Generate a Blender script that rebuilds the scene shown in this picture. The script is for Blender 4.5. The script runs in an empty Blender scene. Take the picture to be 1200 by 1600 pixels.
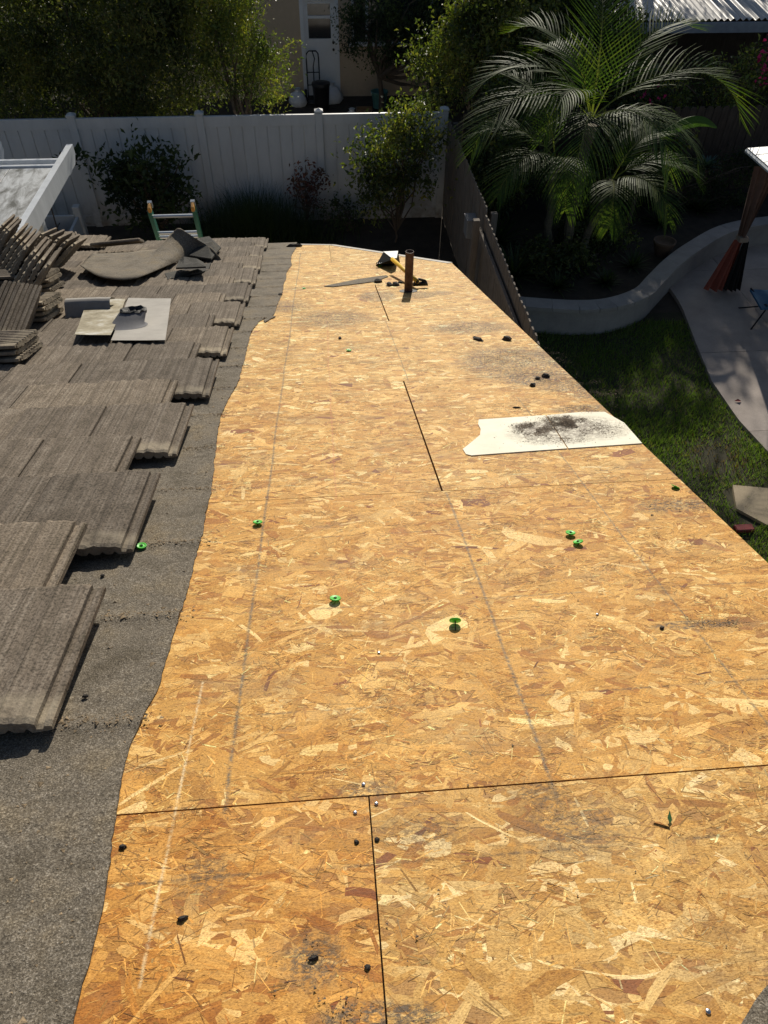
import bpy, math, random
import numpy as np
from mathutils import Matrix, Vector, Euler, noise as mnoise
R = math.radians
rng = np.random.default_rng(7)
random.seed(7)
S = bpy.context.scene
COL = S.collection

# ------------------------------------------------------------------ camera
CAM = Vector((0, 0, 6.1))
CR = Matrix(((0.9965896, -0.05211683, 0.0639766),
             (-0.08199436, -0.71261737, 0.69674487),
             (0.00927871, -0.69961441, -0.71446034)))   # world <- (right, down, forward)
cd = bpy.data.cameras.new('camera')
cam = bpy.data.objects.new('camera', cd)
COL.objects.link(cam)
cd.sensor_fit = 'AUTO'; cd.sensor_width = 36; cd.lens = 1155 * 36 / 1600
cd.clip_start = 0.05; cd.clip_end = 600
r0, r1, r2 = CR.col[0], CR.col[1], CR.col[2]
mw = Matrix.Identity(4)
for i in range(3):
    mw[i][0] = r0[i]; mw[i][1] = -r1[i]; mw[i][2] = -r2[i]; mw[i][3] = CAM[i]
cam.matrix_world = mw
S.camera = cam

# ------------------------------------------------------------------ daylight
SUN_EL, SUN_AZ = R(26.3), R(9.5)
w = bpy.data.worlds.new('World'); S.world = w; w.use_nodes = True
nt = w.node_tree; nt.nodes.clear()
sky = nt.nodes.new('ShaderNodeTexSky'); sky.sky_type = 'NISHITA'; sky.sun_disc = False
sky.sun_elevation = SUN_EL; sky.sun_rotation = SUN_AZ
bg = nt.nodes.new('ShaderNodeBackground'); bg.inputs[1].default_value = 0.068
wo = nt.nodes.new('ShaderNodeOutputWorld')
nt.links.new(sky.outputs[0], bg.inputs[0]); nt.links.new(bg.outputs[0], wo.inputs[0])
sl = bpy.data.lights.new('sun', 'SUN'); sl.energy = 5.0; sl.angle = R(0.53); sl.color = (1, 0.93, 0.80)
so = bpy.data.objects.new('sun', sl); COL.objects.link(so)
sd = Vector((math.sin(SUN_AZ) * math.cos(SUN_EL), math.cos(SUN_AZ) * math.cos(SUN_EL), math.sin(SUN_EL)))
so.rotation_euler = sd.to_track_quat('Z', 'Y').to_euler(); so.location = sd * 60
S.view_settings.view_transform = 'Standard'; S.view_settings.look = 'None'
S.view_settings.gamma = 1; S.view_settings.exposure = -0.07; S.view_settings.use_curve_mapping = False
S.render.engine = 'CYCLES'
S.cycles.max_bounces = 6; S.cycles.transparent_max_bounces = 6

# ------------------------------------------------------------------ frames
# the stripped roof slope: v runs along the eave, u down the slope, h off the deck
SL = R(18.55)
E_ = Vector((1, 0, 0)); D_ = Vector((0, math.cos(SL), -math.sin(SL))); N_ = Vector((0, math.sin(SL), math.cos(SL)))
O_ = CAM - N_ * 1.02
DECK = Matrix.Identity(4)
for i in range(3):
    DECK[i][0] = E_[i]; DECK[i][1] = D_[i]; DECK[i][2] = N_[i]; DECK[i][3] = O_[i]
def dk(v, u, h=0): return O_ + E_ * v + D_ * u + N_ * h
def px(x, y, h=0.0):
    """deck coordinates (v, u) of the spot on the roof seen at a photograph pixel"""
    r = CR @ Vector((x - 600, y - 800, 1155.0))
    t = -(1.02 - h) / r.dot(N_); p = r * t
    return p.dot(E_), p.dot(D_)
def T(x, y, z): return Matrix.Translation((x, y, z))
def RX(a): return Matrix.Rotation(R(a), 4, 'X')
def RY(a): return Matrix.Rotation(R(a), 4, 'Y')
def RZ(a): return Matrix.Rotation(R(a), 4, 'Z')

# ------------------------------------------------------------------ object helpers
WM = {}
def tag(o, label=None, cat=None, group=None, kind=None):
    if label: o['label'] = label
    if cat: o['category'] = cat
    if group: o['group'] = group
    if kind: o['kind'] = kind
    return o
def place(o, world, parent=None):
    if parent is not None:
        o.parent = parent
        o.matrix_basis = WM[parent.name].inverted() @ world
    else:
        o.matrix_basis = world
    WM[o.name] = world.copy()
def empty(name, world):
    o = bpy.data.objects.new(name, None); COL.objects.link(o); o.empty_display_size = 0.2
    place(o, world); return o
def thing(name, label, cat, world, group=None):
    return tag(empty(name, world), label, cat, group)
def inst(name, mesh, world, parent=None):
    o = bpy.data.objects.new(name, mesh); COL.objects.link(o); place(o, world, parent); return o
class MB:
    def __init__(s): s.v = []; s.f = []
    def add(s, vs, fs):
        b = len(s.v); s.v += [tuple(p) for p in vs]; s.f += [tuple(i + b for i in f) for f in fs]; return s
    def box(s, x0, x1, y0, y1, z0, z1, m=None):
        vs = [Vector((x, y, z)) for z in (z0, z1) for y in (y0, y1) for x in (x0, x1)]
        if m is not None: vs = [m @ p for p in vs]
        return s.add(vs, [(0, 2, 3, 1), (4, 5, 7, 6), (0, 1, 5, 4), (2, 6, 7, 3), (0, 4, 6, 2), (1, 3, 7, 5)])
    def bbox(s, x0, x1, y0, y1, z0, z1, b=0.006, m=None):
        """box with chamfered vertical and top edges"""
        def ring(i, z): return [(x0 + i + b, y0 + i, z), (x1 - i - b, y0 + i, z), (x1 - i, y0 + i + b, z), (x1 - i, y1 - i - b, z),
                                (x1 - i - b, y1 - i, z), (x0 + i + b, y1 - i, z), (x0 + i, y1 - i - b, z), (x0 + i, y0 + i + b, z)]
        rs = ring(0, z0) + ring(0, z1 - b) + ring(b, z1)
        if m is not None: rs = [m @ Vector(p) for p in rs]
        fs = [tuple(range(7, -1, -1)), tuple(range(16, 24))]
        for k in (0, 8):
            for i in range(8): fs.append((k + i, k + (i + 1) % 8, k + 8 + (i + 1) % 8, k + 8 + i))
        return s.add(rs, fs)
    def prism(s, poly, z0, z1, m=None):
        n = len(poly)
        vs = [Vector((p[0], p[1], z0)) for p in poly] + [Vector((p[0], p[1], z1)) for p in poly]
        if m is not None: vs = [m @ p for p in vs]
        fs = [tuple(range(n - 1, -1, -1)), tuple(range(n, 2 * n))] + [(i, (i + 1) % n, n + (i + 1) % n, n + i) for i in range(n)]
        return s.add(vs, fs)
    def tube(s, pts, rad, n=8, cap=True):
        pts = [Vector(p) for p in pts]
        rad = rad if isinstance(rad, (list, tuple)) else [rad] * len(pts)
        ref = Vector((0.3, 0.2, 1)); vs = []
        for i, p in enumerate(pts):
            d = (pts[min(i + 1, len(pts) - 1)] - pts[max(i - 1, 0)])
            if d.length < 1e-9: d = Vector((0, 0, 1))
            d.normalize()
            a = d.cross(ref)
            if a.length < 1e-3: a = d.cross(Vector((1, 0, 0)))
            a.normalize(); b = d.cross(a)
            for k in range(n):
                t = 2 * math.pi * k / n
                vs.append(p + (a * math.cos(t) + b * math.sin(t)) * rad[i])
        fs = []
        for i in range(len(pts) - 1):
            for k in range(n):
                fs.append((i * n + k, i * n + (k + 1) % n, (i + 1) * n + (k + 1) % n, (i + 1) * n + k))
        if cap: fs += [tuple(range(n - 1, -1, -1)), tuple(range((len(pts) - 1) * n, len(pts) * n))]
        return s.add(vs, fs)
    def lathe(s, prof, n=16, c=(0, 0, 0)):
        vs = []
        for r, z in prof:
            for k in range(n):
                t = 2 * math.pi * k / n
                vs.append((c[0] + r * math.cos(t), c[1] + r * math.sin(t), c[2] + z))
        fs = []
        for i in range(len(prof) - 1):
            for k in range(n):
                fs.append((i * n + k, i * n + (k + 1) % n, (i + 1) * n + (k + 1) % n, (i + 1) * n + k))
        return s.add(vs, fs)
    def grid(s, fn, nx, ny):
        vs = [fn(i / nx, j / ny) for j in range(ny + 1) for i in range(nx + 1)]
        fs = [(j * (nx + 1) + i, j * (nx + 1) + i + 1, (j + 1) * (nx + 1) + i + 1, (j + 1) * (nx + 1) + i) for j in range(ny) for i in range(nx)]
        return s.add(vs, fs)
    def mesh(s, name, m, smooth=False):
        me = bpy.data.meshes.new(name); me.from_pydata(s.v, [], s.f)
        if m: me.materials.append(m)
        if smooth: me.polygons.foreach_set('use_smooth', [True] * len(me.polygons))
        me.update(); return me
    def build(s, name, m, world=Matrix.Identity(4), parent=None, smooth=False):
        return inst(name, s.mesh(name, m, smooth), world, parent)
def np_mesh(name, V, counts, m, col=None, uv=None, smooth=False):
    """faces listed one after another, no shared vertices; counts = corners per face"""
    V = np.asarray(V, np.float32); counts = np.asarray(counts, np.int32)
    me = bpy.data.meshes.new(name); n = len(V)
    me.vertices.add(n); me.vertices.foreach_set('co', V.ravel())
    me.loops.add(n); me.loops.foreach_set('vertex_index', np.arange(n, dtype=np.int32))
    st = np.concatenate([[0], np.cumsum(counts)[:-1]]).astype(np.int32)
    me.polygons.add(len(counts)); me.polygons.foreach_set('loop_start', st)
    try: me.polygons.foreach_set('loop_total', counts)
    except Exception: pass
    if col is not None:
        a = me.color_attributes.new('Col', 'FLOAT_COLOR', 'POINT')
        c = np.ones((n, 4), np.float32); c[:, :3] = col; a.data.foreach_set('color', c.ravel())
    if uv is not None:
        l = me.uv_layers.new(name='UVMap'); l.data.foreach_set('uv', np.asarray(uv, np.float32).ravel())
    if smooth: me.polygons.foreach_set('use_smooth', np.ones(len(counts), bool))
    if m: me.materials.append(m)
    me.update(calc_edges=True); me.validate(); return me

# ------------------------------------------------------------------ materials
class NT:
    def __init__(s, name):
        s.m = bpy.data.materials.new(name); s.m.use_nodes = True; s.t = s.m.node_tree
        s.t.nodes.clear(); s.out = s.n('ShaderNodeOutputMaterial')
        s.b = s.n('ShaderNodeBsdfPrincipled'); s.l(s.b.outputs[0], s.out.inputs[0])
    def n(s, k, **kw):
        x = s.t.nodes.new(k)
        for a, b in kw.items(): setattr(x, a, b)
        return x
    def l(s, a, b): s.t.links.new(a, b)
    def val(s, sock, v):
        if hasattr(v, 'links') or hasattr(v, 'is_linked'): s.l(v, sock)
        elif v is not None: sock.default_value = v
    def co(s, kind='Object', scale=(1, 1, 1), rand=False):
        tc = s.n('ShaderNodeTexCoord'); mp = s.n('ShaderNodeMapping'); mp.inputs['Scale'].default_value = scale
        s.l(tc.outputs[kind], mp.inputs[0])
        if rand:
            oi = s.n('ShaderNodeObjectInfo'); c = s.n('ShaderNodeCombineXYZ')
            for i in range(3):
                mm = s.math('MULTIPLY', oi.outputs['Random'], (37.1, 91.7, 53.3)[i]); s.l(mm, c.inputs[i])
            s.l(c.outputs[0], mp.inputs['Location'])
        return mp.outputs[0]
    def noise(s, vec, sc=5, det=4, rough=0.55, dist=0, fac=True):
        x = s.n('ShaderNodeTexNoise'); x.inputs['Scale'].default_value = sc; x.inputs['Detail'].default_value = det
        x.inputs['Roughness'].default_value = rough; x.inputs['Distortion'].default_value = dist
        s.l(vec, x.inputs['Vector']); return x.outputs[0 if fac else 1]
    def vor(s, vec, sc=5, feature='F1', out='Distance'):
        x = s.n('ShaderNodeTexVoronoi'); x.feature = feature; x.inputs['Scale'].default_value = sc
        s.l(vec, x.inputs['Vector']); return x.outputs[out]
    def math(s, op, a, b=None, clamp=False):
        x = s.n('ShaderNodeMath', operation=op); x.use_clamp = clamp
        s.val(x.inputs[0], a)
        if b is not None: s.val(x.inputs[1], b)
        return x.outputs[0]
    def ramp(s, f, stops):
        x = s.n('ShaderNodeValToRGB'); e = x.color_ramp.elements
        while len(e) < len(stops): e.new(0.5)
        for i, (p, c) in enumerate(stops):
            e[i].position = p; e[i].color = (c[0], c[1], c[2], 1) if isinstance(c, tuple) else (c, c, c, 1)
        s.l(f, x.inputs[0]); return x.outputs[0]
    def mix(s, f, a, b, bt='MIX'):
        x = s.n('ShaderNodeMix', data_type='RGBA', blend_type=bt)
        s.val(x.inputs[0], f)
        for i, v in ((6, a), (7, b)):
            if isinstance(v, tuple): x.inputs[i].default_value = (v[0], v[1], v[2], 1)
            else: s.l(v, x.inputs[i])
        return x.outputs[2]
    def bump(s, h, st=0.3, d=0.01, prev=None):
        x = s.n('ShaderNodeBump'); x.inputs['Strength'].default_value = st; x.inputs['Distance'].default_value = d
        s.l(h, x.inputs['Height'])
        if prev is not None: s.l(prev, x.inputs['Normal'])
        s.l(x.outputs[0], s.b.inputs['Normal']); return x.outputs[0]
    def set(s, col=None, rough=None, metal=None, spec=None):
        if col is not None:
            if isinstance(col, tuple): s.b.inputs['Base Color'].default_value = (*col, 1)
            else: s.l(col, s.b.inputs['Base Color'])
        if rough is not None: s.val(s.b.inputs['Roughness'], rough)
        if metal is not None: s.b.inputs['Metallic'].default_value = metal
        if spec is not None: s.b.inputs['Specular IOR Level'].default_value = spec
        return s
def plain(name, col, rough=0.6, metal=0.0, var=0.25, sc=9.0, bump=0.15, spec=0.4, stretch=(1, 1, 1), rand=False):
    k = NT(name); c = k.co('Object', stretch, rand)
    n1 = k.noise(c, sc, 6, 0.6); n2 = k.noise(c, sc * 9, 4, 0.6)
    f = k.math('ADD', k.math('MULTIPLY', n1, 0.7), k.math('MULTIPLY', n2, 0.3))
    lo = tuple(max(0, x * (1 - var)) for x in col); hi = tuple(min(1, x * (1 + var)) for x in col)
    k.set(k.ramp(f, [(0.3, lo), (0.7, hi)]), rough, metal, spec)
    if bump: k.bump(n2, bump, 0.004)
    return k.m
M = {}
def mat_osb():
    k = NT('osb'); at = k.n('ShaderNodeAttribute'); at.attribute_name = 'Col'
    uv = k.co('UV', (22, 520, 1)); g = k.noise(uv, 1.0, 5, 0.62, 0.4)
    uv2 = k.co('UV', (60, 160, 1)); g2 = k.noise(uv2, 1.0, 4, 0.6)
    gr = k.ramp(g, [(0.25, 0.66), (0.5, 0.98), (0.75, 1.12)])
    col = k.mix(1.0, at.outputs['Color'], gr, 'MULTIPLY')
    gr2 = k.ramp(g2, [(0.3, 0.86), (0.7, 1.08)]); col = k.mix(1.0, col, gr2, 'MULTIPLY')
    tc = k.n('ShaderNodeTexCoord'); sx = k.n('ShaderNodeSeparateXYZ'); k.l(tc.outputs['Object'], sx.inputs[0])
    v, u = sx.outputs[0], sx.outputs[1]
    # chalk lines snapped down the slope, weathered away in places
    lo = k.noise(tc.outputs['Object'], 9, 5, 0.7); brk = k.ramp(k.noise(tc.outputs['Object'], 85, 5, 0.75), [(0.40, 0.1), (0.56, 1.0)])
    wob = k.math('MULTIPLY', k.math('SUBTRACT', k.noise(tc.outputs['Object'], 1.3, 2), 0.5), 0.02)
    def line(axis, pos, half, strength, c, col, lohi=None, other=None):
        d = k.math('ABSOLUTE', k.math('SUBTRACT', k.math('ADD', axis, wob), pos))
        f = k.math('SUBTRACT', 1.0, k.math('DIVIDE', d, half), True)
        f = k.math('MULTIPLY', k.math('MULTIPLY', f, strength), brk)
        if lohi:
            f = k.math('MULTIPLY', f, k.math('MULTIPLY', k.math('GREATER_THAN', other, lohi[0]), k.math('LESS_THAN', other, lohi[1])))
        return k.mix(f, col, c)
    col = line(v, -0.217, 0.006, 0.95, (0.15, 0.125, 0.09), col, (0.9, 7.6), u)
    col = line(v, 0.352, 0.006, 0.95, (0.15, 0.135, 0.11), col, (0.88, 2.1), u)
    col = line(v, 0.362, 0.005, 0.95, (0.16, 0.11, 0.07), col, (3.3, 4.54), u)
    col = line(v, 0.80, 0.005, 0.85, (0.16, 0.14, 0.10), col, (0.5, 3.0), u)
    col = line(v, -0.30, 0.004, 0.9, (0.80, 0.62, 0.36), col, (0.62, 1.25), u)
    col = line(v, 0.0, 0.004, 0.6, (0.55, 0.18, 0.10), col, (2.1, 7.0), u)
    # grey bands where the battens lay
    for i in range(16):
        uu = 0.78 + 0.357 * i
        d = k.math('ABSOLUTE', k.math('SUBTRACT', k.math('ADD', u, wob), uu))
        f = k.math('SUBTRACT', 1.0, k.math('DIVIDE', d, 0.0050), True)
        f = k.math('MULTIPLY', f, k.ramp(k.noise(k.co('Object', (2.2, 0.6, 1)), 1.7 + 0.13 * i, 5, 0.7), [(0.38, 0.0), (0.56, 0.9)])); f = k.math('MULTIPLY', f, brk)
        col = k.mix(f, col, (0.13, 0.085, 0.05))
    # dirt: fine specks and drifts near the eave edge
    spk = k.ramp(k.noise(tc.outputs['Object'], 170, 3, 0.6), [(0.30, 1.0), (0.37, 0.0)])
    gate = k.ramp(k.noise(tc.outputs['Object'], 3.1, 5, 0.65), [(0.40, 0.15), (0.62, 1.0)])
    col = k.mix(k.math('MULTIPLY', k.math('MULTIPLY', spk, gate), 0.75), col, (0.10, 0.065, 0.04))
    stn = k.ramp(k.noise(k.co('Object', (1, 1.6, 1)), 75, 6, 0.82, 0.6), [(0.44, 0.0), (0.56, 0.95)])
    dr = k.ramp(k.noise(k.co('Object', (1.2, 2.4, 1)), 2.3, 8, 0.72), [(0.52, 0.0), (0.72, 0.5)])
    col = k.mix(dr, col, (0.20, 0.15, 0.10))
    for (x, y, sx, sy, st) in ((800, 568, 95, 34, .75), (850, 592, 70, 14, .9), (955, 616, 75, 9, 1.0), (900, 606, 70, 8, .8), (870, 556, 40, 24, .7), (735, 512, 80, 12, .6), (655, 461, 30, 6, .9), (690, 458, 22, 4, .6),
                               (430, 480, 70, 12, .5), (520, 497, 80, 16, .5), (590, 463, 34, 9, .9), (930, 640, 80, 10, .7), (1050, 790, 80, 14, .55), (1085, 976, 80, 8, .9), (1115, 740, 60, 20, .45), (490, 1500, 60, 60, .5), (570, 1590, 90, 30, .7),
                               (900, 1290, 120, 60, .35), (320, 1370, 60, 50, .35), (575, 1235, 60, 20, .4), (840, 1240, 60, 30, .35), (640, 1590, 60, 30, .6), (660, 1300, 90, 40, .3)):
        c0 = px(x, y); ru_ = abs(px(x, y - sy)[1] - px(x, y + sy)[1]) / 2; rv_ = abs(px(x + sx, y)[0] - c0[0])
        a_ = k.math('DIVIDE', k.math('SUBTRACT', v, c0[0]), rv_); b_ = k.math('DIVIDE', k.math('SUBTRACT', u, c0[1]), ru_)
        dd = k.math('ADD', k.math('MULTIPLY', a_, a_), k.math('MULTIPLY', b_, b_))
        f = k.math('MULTIPLY', k.math('SUBTRACT', 1.0, dd, True), st * 2.4, True)
        f = k.math('MULTIPLY', f, stn)
        col = k.mix(f, col, (0.125, 0.090, 0.060))
    bl = k.ramp(k.noise(k.co('Object', (1, 1.5, 1)), 5.5, 5, 0.62), [(0.32, (0.86, 0.78, 0.66)), (0.50, (1, 1, 1)), (0.68, (1.06, 1.10, 1.18))]); col = k.mix(1, col, bl, 'MULTIPLY')
    ff = k.noise(k.co('Object', (0.8, 1.5, 1)), 330, 4, 0.7, 0.8); col = k.mix(1, col, k.ramp(ff, [(0.34, (0.52, 0.46, 0.38)), (0.47, (0.98, 0.97, 0.95)), (0.62, (1.26, 1.29, 1.34))]), 'MULTIPLY')
    fb = k.noise(k.co('Object', (1, 1.9, 1)), 120, 4, 0.62, 1.2); fg = k.ramp(k.noise(tc.outputs['Object'], 7, 3), [(0.42, 0.15), (0.62, 1.0)])
    fc = k.ramp(fb, [(0.34, (0.62, 0.52, 0.42)), (0.48, (1, 1, 1)), (0.60, (1.10, 1.12, 1.16))]); col = k.mix(fg, col, k.mix(1, col, fc, 'MULTIPLY'))
    k.set(col, k.ramp(g2, [(0.2, 0.56), (0.8, 0.75)]), 0, 0.22)
    b0 = k.bump(g, 0.25, 0.0010); k.bump(k.math('MULTIPLY', fb, fg), 0.55, 0.0022, b0); return k.m
M['osb'] = mat_osb()
def mat_tile():
    k = NT('concrete_tile'); c = k.co('Object', (1, 1, 1), True); st = k.co('Object', (130, 1.1, 30), True)
    s1 = k.noise(st, 1, 5, 0.62, 0.15); n1 = k.noise(c, 14, 6, 0.65); n2 = k.noise(c, 160, 3, 0.6)
    f = k.math('ADD', k.math('MULTIPLY', s1, 0.6), k.math('MULTIPLY', n1, 0.4))
    col = k.ramp(f, [(0.34, (0.095, 0.080, 0.060)), (0.50, (0.180, 0.148, 0.118)), (0.72, (0.315, 0.275, 0.228))])
    sp = k.ramp(n2, [(0.36, 0.5), (0.50, 1.0), (0.68, 1.3)]); col = k.mix(1, col, sp, 'MULTIPLY')
    li = k.ramp(k.noise(c, 26, 5, 0.7), [(0.60, 0.0), (0.72, 0.55)]); col = k.mix(li, col, (0.075, 0.068, 0.048))
    tco = k.n('ShaderNodeTexCoord'); sxy = k.n('ShaderNodeSeparateXYZ'); k.l(tco.outputs['Object'], sxy.inputs[0])
    hd = k.math('MULTIPLY', k.ramp(k.math('ADD', sxy.outputs[1], k.math('MULTIPLY', n1, 0.06)), [(0.085, 1.0), (0.115, 0.0)]), k.ramp(n1, [(0.35, 0.2), (0.6, 0.85)])); col = k.mix(hd, col, (0.36, 0.31, 0.235))
    oi = k.n('ShaderNodeObjectInfo'); tn = k.ramp(oi.outputs['Random'], [(0, (0.74, 0.73, 0.72)), (0.5, (1, 0.98, 0.95)), (1, (1.24, 1.20, 1.12))])
    col = k.mix(1, col, tn, 'MULTIPLY')
    k.set(col, 0.9, 0, 0.2)
    b = k.bump(s1, 0.9, 0.004); k.bump(n2, 0.6, 0.003, b); return k.m
M['tile'] = mat_tile()
def mat_felt(name, a, b_, c_):
    k = NT(name); c = k.co('Object')
    n1 = k.noise(c, 330, 3, 0.7); n2 = k.noise(c, 7, 6, 0.65); n3 = k.noise(c, 120, 3, 0.6)
    col = k.ramp(n1, [(0.34, a), (0.55, b_), (0.72, c_)])
    t = k.ramp(n2, [(0.30, (0.60, 0.57, 0.50)), (0.50, (1, 0.98, 0.94)), (0.70, (1.15, 1.05, 0.85))]); col = k.mix(1, col, t, 'MULTIPLY')
    col = k.mix(1, col, k.ramp(n3, [(0.3, 0.7), (0.65, 1.15)]), 'MULTIPLY')
    k.set(col, 0.88, 0, 0.25); b = k.bump(n1, 0.8, 0.003); k.bump(n2, 0.5, 0.02, b); return k.m
M["felt"] = mat_felt("roofing_felt", (0.075, 0.062, 0.048), (0.20, 0.173, 0.138), (0.46, 0.42, 0.37))
M['felt_dark'] = mat_felt('felt_back', (0.03, 0.029, 0.028), (0.06, 0.058, 0.055), (0.11, 0.108, 0.10))
M['ply'] = plain('deck_timber', (0.36, 0.24, 0.12), 0.8, var=0.3, stretch=(2, 14, 14))
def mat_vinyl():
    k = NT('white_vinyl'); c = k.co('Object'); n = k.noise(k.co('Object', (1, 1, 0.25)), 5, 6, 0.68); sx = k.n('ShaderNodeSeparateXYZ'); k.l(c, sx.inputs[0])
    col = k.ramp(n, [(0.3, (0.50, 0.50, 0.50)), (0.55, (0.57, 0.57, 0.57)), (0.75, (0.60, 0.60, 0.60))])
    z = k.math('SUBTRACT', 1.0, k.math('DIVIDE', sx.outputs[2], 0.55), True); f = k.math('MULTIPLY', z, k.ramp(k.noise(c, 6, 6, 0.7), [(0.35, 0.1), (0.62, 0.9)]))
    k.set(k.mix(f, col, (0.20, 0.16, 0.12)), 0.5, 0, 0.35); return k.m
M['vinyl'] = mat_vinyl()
M['vinyl_plain'] = plain('white_vinyl', (0.53, 0.53, 0.53), 0.45, var=0.07, sc=3, bump=0.03)
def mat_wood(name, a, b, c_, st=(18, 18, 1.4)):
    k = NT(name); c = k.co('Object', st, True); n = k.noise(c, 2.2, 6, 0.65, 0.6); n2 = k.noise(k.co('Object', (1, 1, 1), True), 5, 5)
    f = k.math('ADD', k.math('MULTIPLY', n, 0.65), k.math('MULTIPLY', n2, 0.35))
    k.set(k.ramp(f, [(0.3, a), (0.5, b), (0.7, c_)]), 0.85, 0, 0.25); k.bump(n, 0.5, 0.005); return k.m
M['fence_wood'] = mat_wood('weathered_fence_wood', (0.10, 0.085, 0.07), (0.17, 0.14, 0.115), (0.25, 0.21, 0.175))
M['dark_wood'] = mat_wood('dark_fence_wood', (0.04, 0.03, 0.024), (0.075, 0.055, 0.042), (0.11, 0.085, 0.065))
M['ground'] = plain('garden_earth', (0.055, 0.042, 0.030), 0.95, var=0.5, sc=4, bump=0.6)
M['soil'] = plain('bed_soil', (0.040, 0.030, 0.022), 0.95, var=0.5, sc=7, bump=0.7)
def mat_conc(name, col):
    k = NT(name); c = k.co('Object', (1, 1, 1), True); n = k.noise(c, 2.2, 7, 0.65); n2 = k.noise(c, 90, 3)
    cc = k.ramp(n, [(0.3, tuple(x * 0.78 for x in col)), (0.7, tuple(x * 1.14 for x in col))])
    st = k.ramp(k.noise(c, 5.5, 6, 0.7), [(0.60, 0.0), (0.74, 0.35)]); cc = k.mix(st, cc, tuple(x * 0.5 for x in col))
    cc = k.mix(1, cc, k.ramp(n2, [(0.3, 0.88), (0.7, 1.08)]), 'MULTIPLY')
    k.set(cc, 0.85, 0, 0.3); k.bump(n2, 0.25, 0.003); return k.m
M['concrete'] = mat_conc('patio_concrete', (0.42, 0.36, 0.32))
M['wallstone'] = mat_conc('wall_render', (0.36, 0.33, 0.31))
M['stone'] = mat_conc('stepping_stone', (0.42, 0.34, 0.23))
M['stucco'] = plain('beige_stucco', (0.52, 0.40, 0.28), 0.9, var=0.08, sc=12, bump=0.4)
M['stucco_own'] = plain('cream_stucco', (0.55, 0.48, 0.38), 0.9, var=0.08, sc=12, bump=0.4)
M['paint'] = plain('white_paint', (0.72, 0.72, 0.72), 0.5, var=0.06, sc=5, bump=0.05)
M['alu'] = plain('white_aluminium', (0.66, 0.68, 0.70), 0.35, var=0.14, sc=9, bump=0.05, stretch=(1, 1, 0.2))
def mat_glass():
    k = NT('window_glass'); k.set((0.02, 0.025, 0.03), 0.06, 0, 0.7); return k.m
M['glass'] = mat_glass()
def mat_panel():
    k = NT('dirty_dappled_sheet'); c = k.co('Object'); n = k.noise(k.co('Object', (2.2, 0.8, 1)), 3.4, 7, 0.68, 0.5)
    col = k.ramp(n, [(0.36, (0.10, 0.10, 0.085)), (0.47, (0.30, 0.30, 0.29)), (0.60, (0.56, 0.57, 0.57))])  # dark patches mix dirt with tree-shade dapple painted into the colour
    sp = k.ramp(k.vor(c, 22), [(0.05, 0.35), (0.12, 1.0)]); col = k.mix(1, col, sp, 'MULTIPLY')
    k.set(col, 0.55, 0, 0.4); k.bump(n, 0.2, 0.01); return k.m
M['panel'] = mat_panel()
M['galv'] = plain('galvanised_sheet', (0.28, 0.262, 0.24), 0.65, 0.25, var=0.16, sc=11, bump=0.12)
def mat_galv_old():
    k = NT('weathered_galvanised_sheet'); c = k.co('Object'); n = k.noise(c, 8, 7, 0.7); n2 = k.noise(c, 60, 4)
    col = k.ramp(n, [(0.34, (0.17, 0.14, 0.085)), (0.52, (0.30, 0.265, 0.19)), (0.70, (0.50, 0.49, 0.46))])
    k.set(k.mix(1, col, k.ramp(n2, [(0.3, 0.8), (0.7, 1.1)]), 'MULTIPLY'), 0.6, 0.35, 0.4); k.bump(n2, 0.2, 0.002); return k.m
M['galv_old'] = mat_galv_old()
M['black'] = plain('black_rubber', (0.016, 0.016, 0.017), 0.65, var=0.4, sc=30, bump=0.3)
M['steel'] = plain('bare_steel', (0.62, 0.62, 0.62), 0.3, 1.0, var=0.15, sc=14, bump=0.05)
M['blacksteel'] = plain('black_painted_steel', (0.02, 0.02, 0.022), 0.4, 0.3, var=0.3)
M['yellow'] = plain('yellow_fibreglass', (0.72, 0.45, 0.03), 0.4, var=0.12)
M['orange'] = plain('orange_plastic', (0.75, 0.36, 0.08), 0.45, var=0.1)
M['green_frp'] = plain('green_fibreglass', (0.05, 0.19, 0.13), 0.45, var=0.15)
M['rung'] = plain('aluminium_rung', (0.60, 0.62, 0.63), 0.38, 0.8, var=0.12)
def mat_pipe():
    k = NT('abs_pipe'); c = k.co('Object'); n = k.noise(c, 20, 5, 0.65)
    col = k.ramp(n, [(0.35, (0.05, 0.026, 0.02)), (0.6, (0.115, 0.066, 0.05)), (0.75, (0.19, 0.13, 0.105))])
    k.set(col, 0.6, 0.1, 0.3); k.bump(n, 0.2, 0.002); return k.m
M['pipe'] = mat_pipe()
M['pipe_in'] = plain('black_pipe_bore', (0.01, 0.01, 0.01), 0.9, bump=0)  # near-black colour for the inside of the pipe
def mat_cap():
    k = NT('green_plastic_cap'); k.set((0.10, 0.62, 0.06), 0.4, 0, 0.4)
    t = k.n('ShaderNodeBsdfTranslucent'); t.inputs[0].default_value = (0.12, 0.75, 0.06, 1)
    x = k.n('ShaderNodeMixShader'); x.inputs[0].default_value = 0.25
    k.l(k.b.outputs[0], x.inputs[1]); k.l(t.outputs[0], x.inputs[2]); k.l(x.outputs[0], k.out.inputs[0]); return k.m
M['cap'] = mat_cap()
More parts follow.
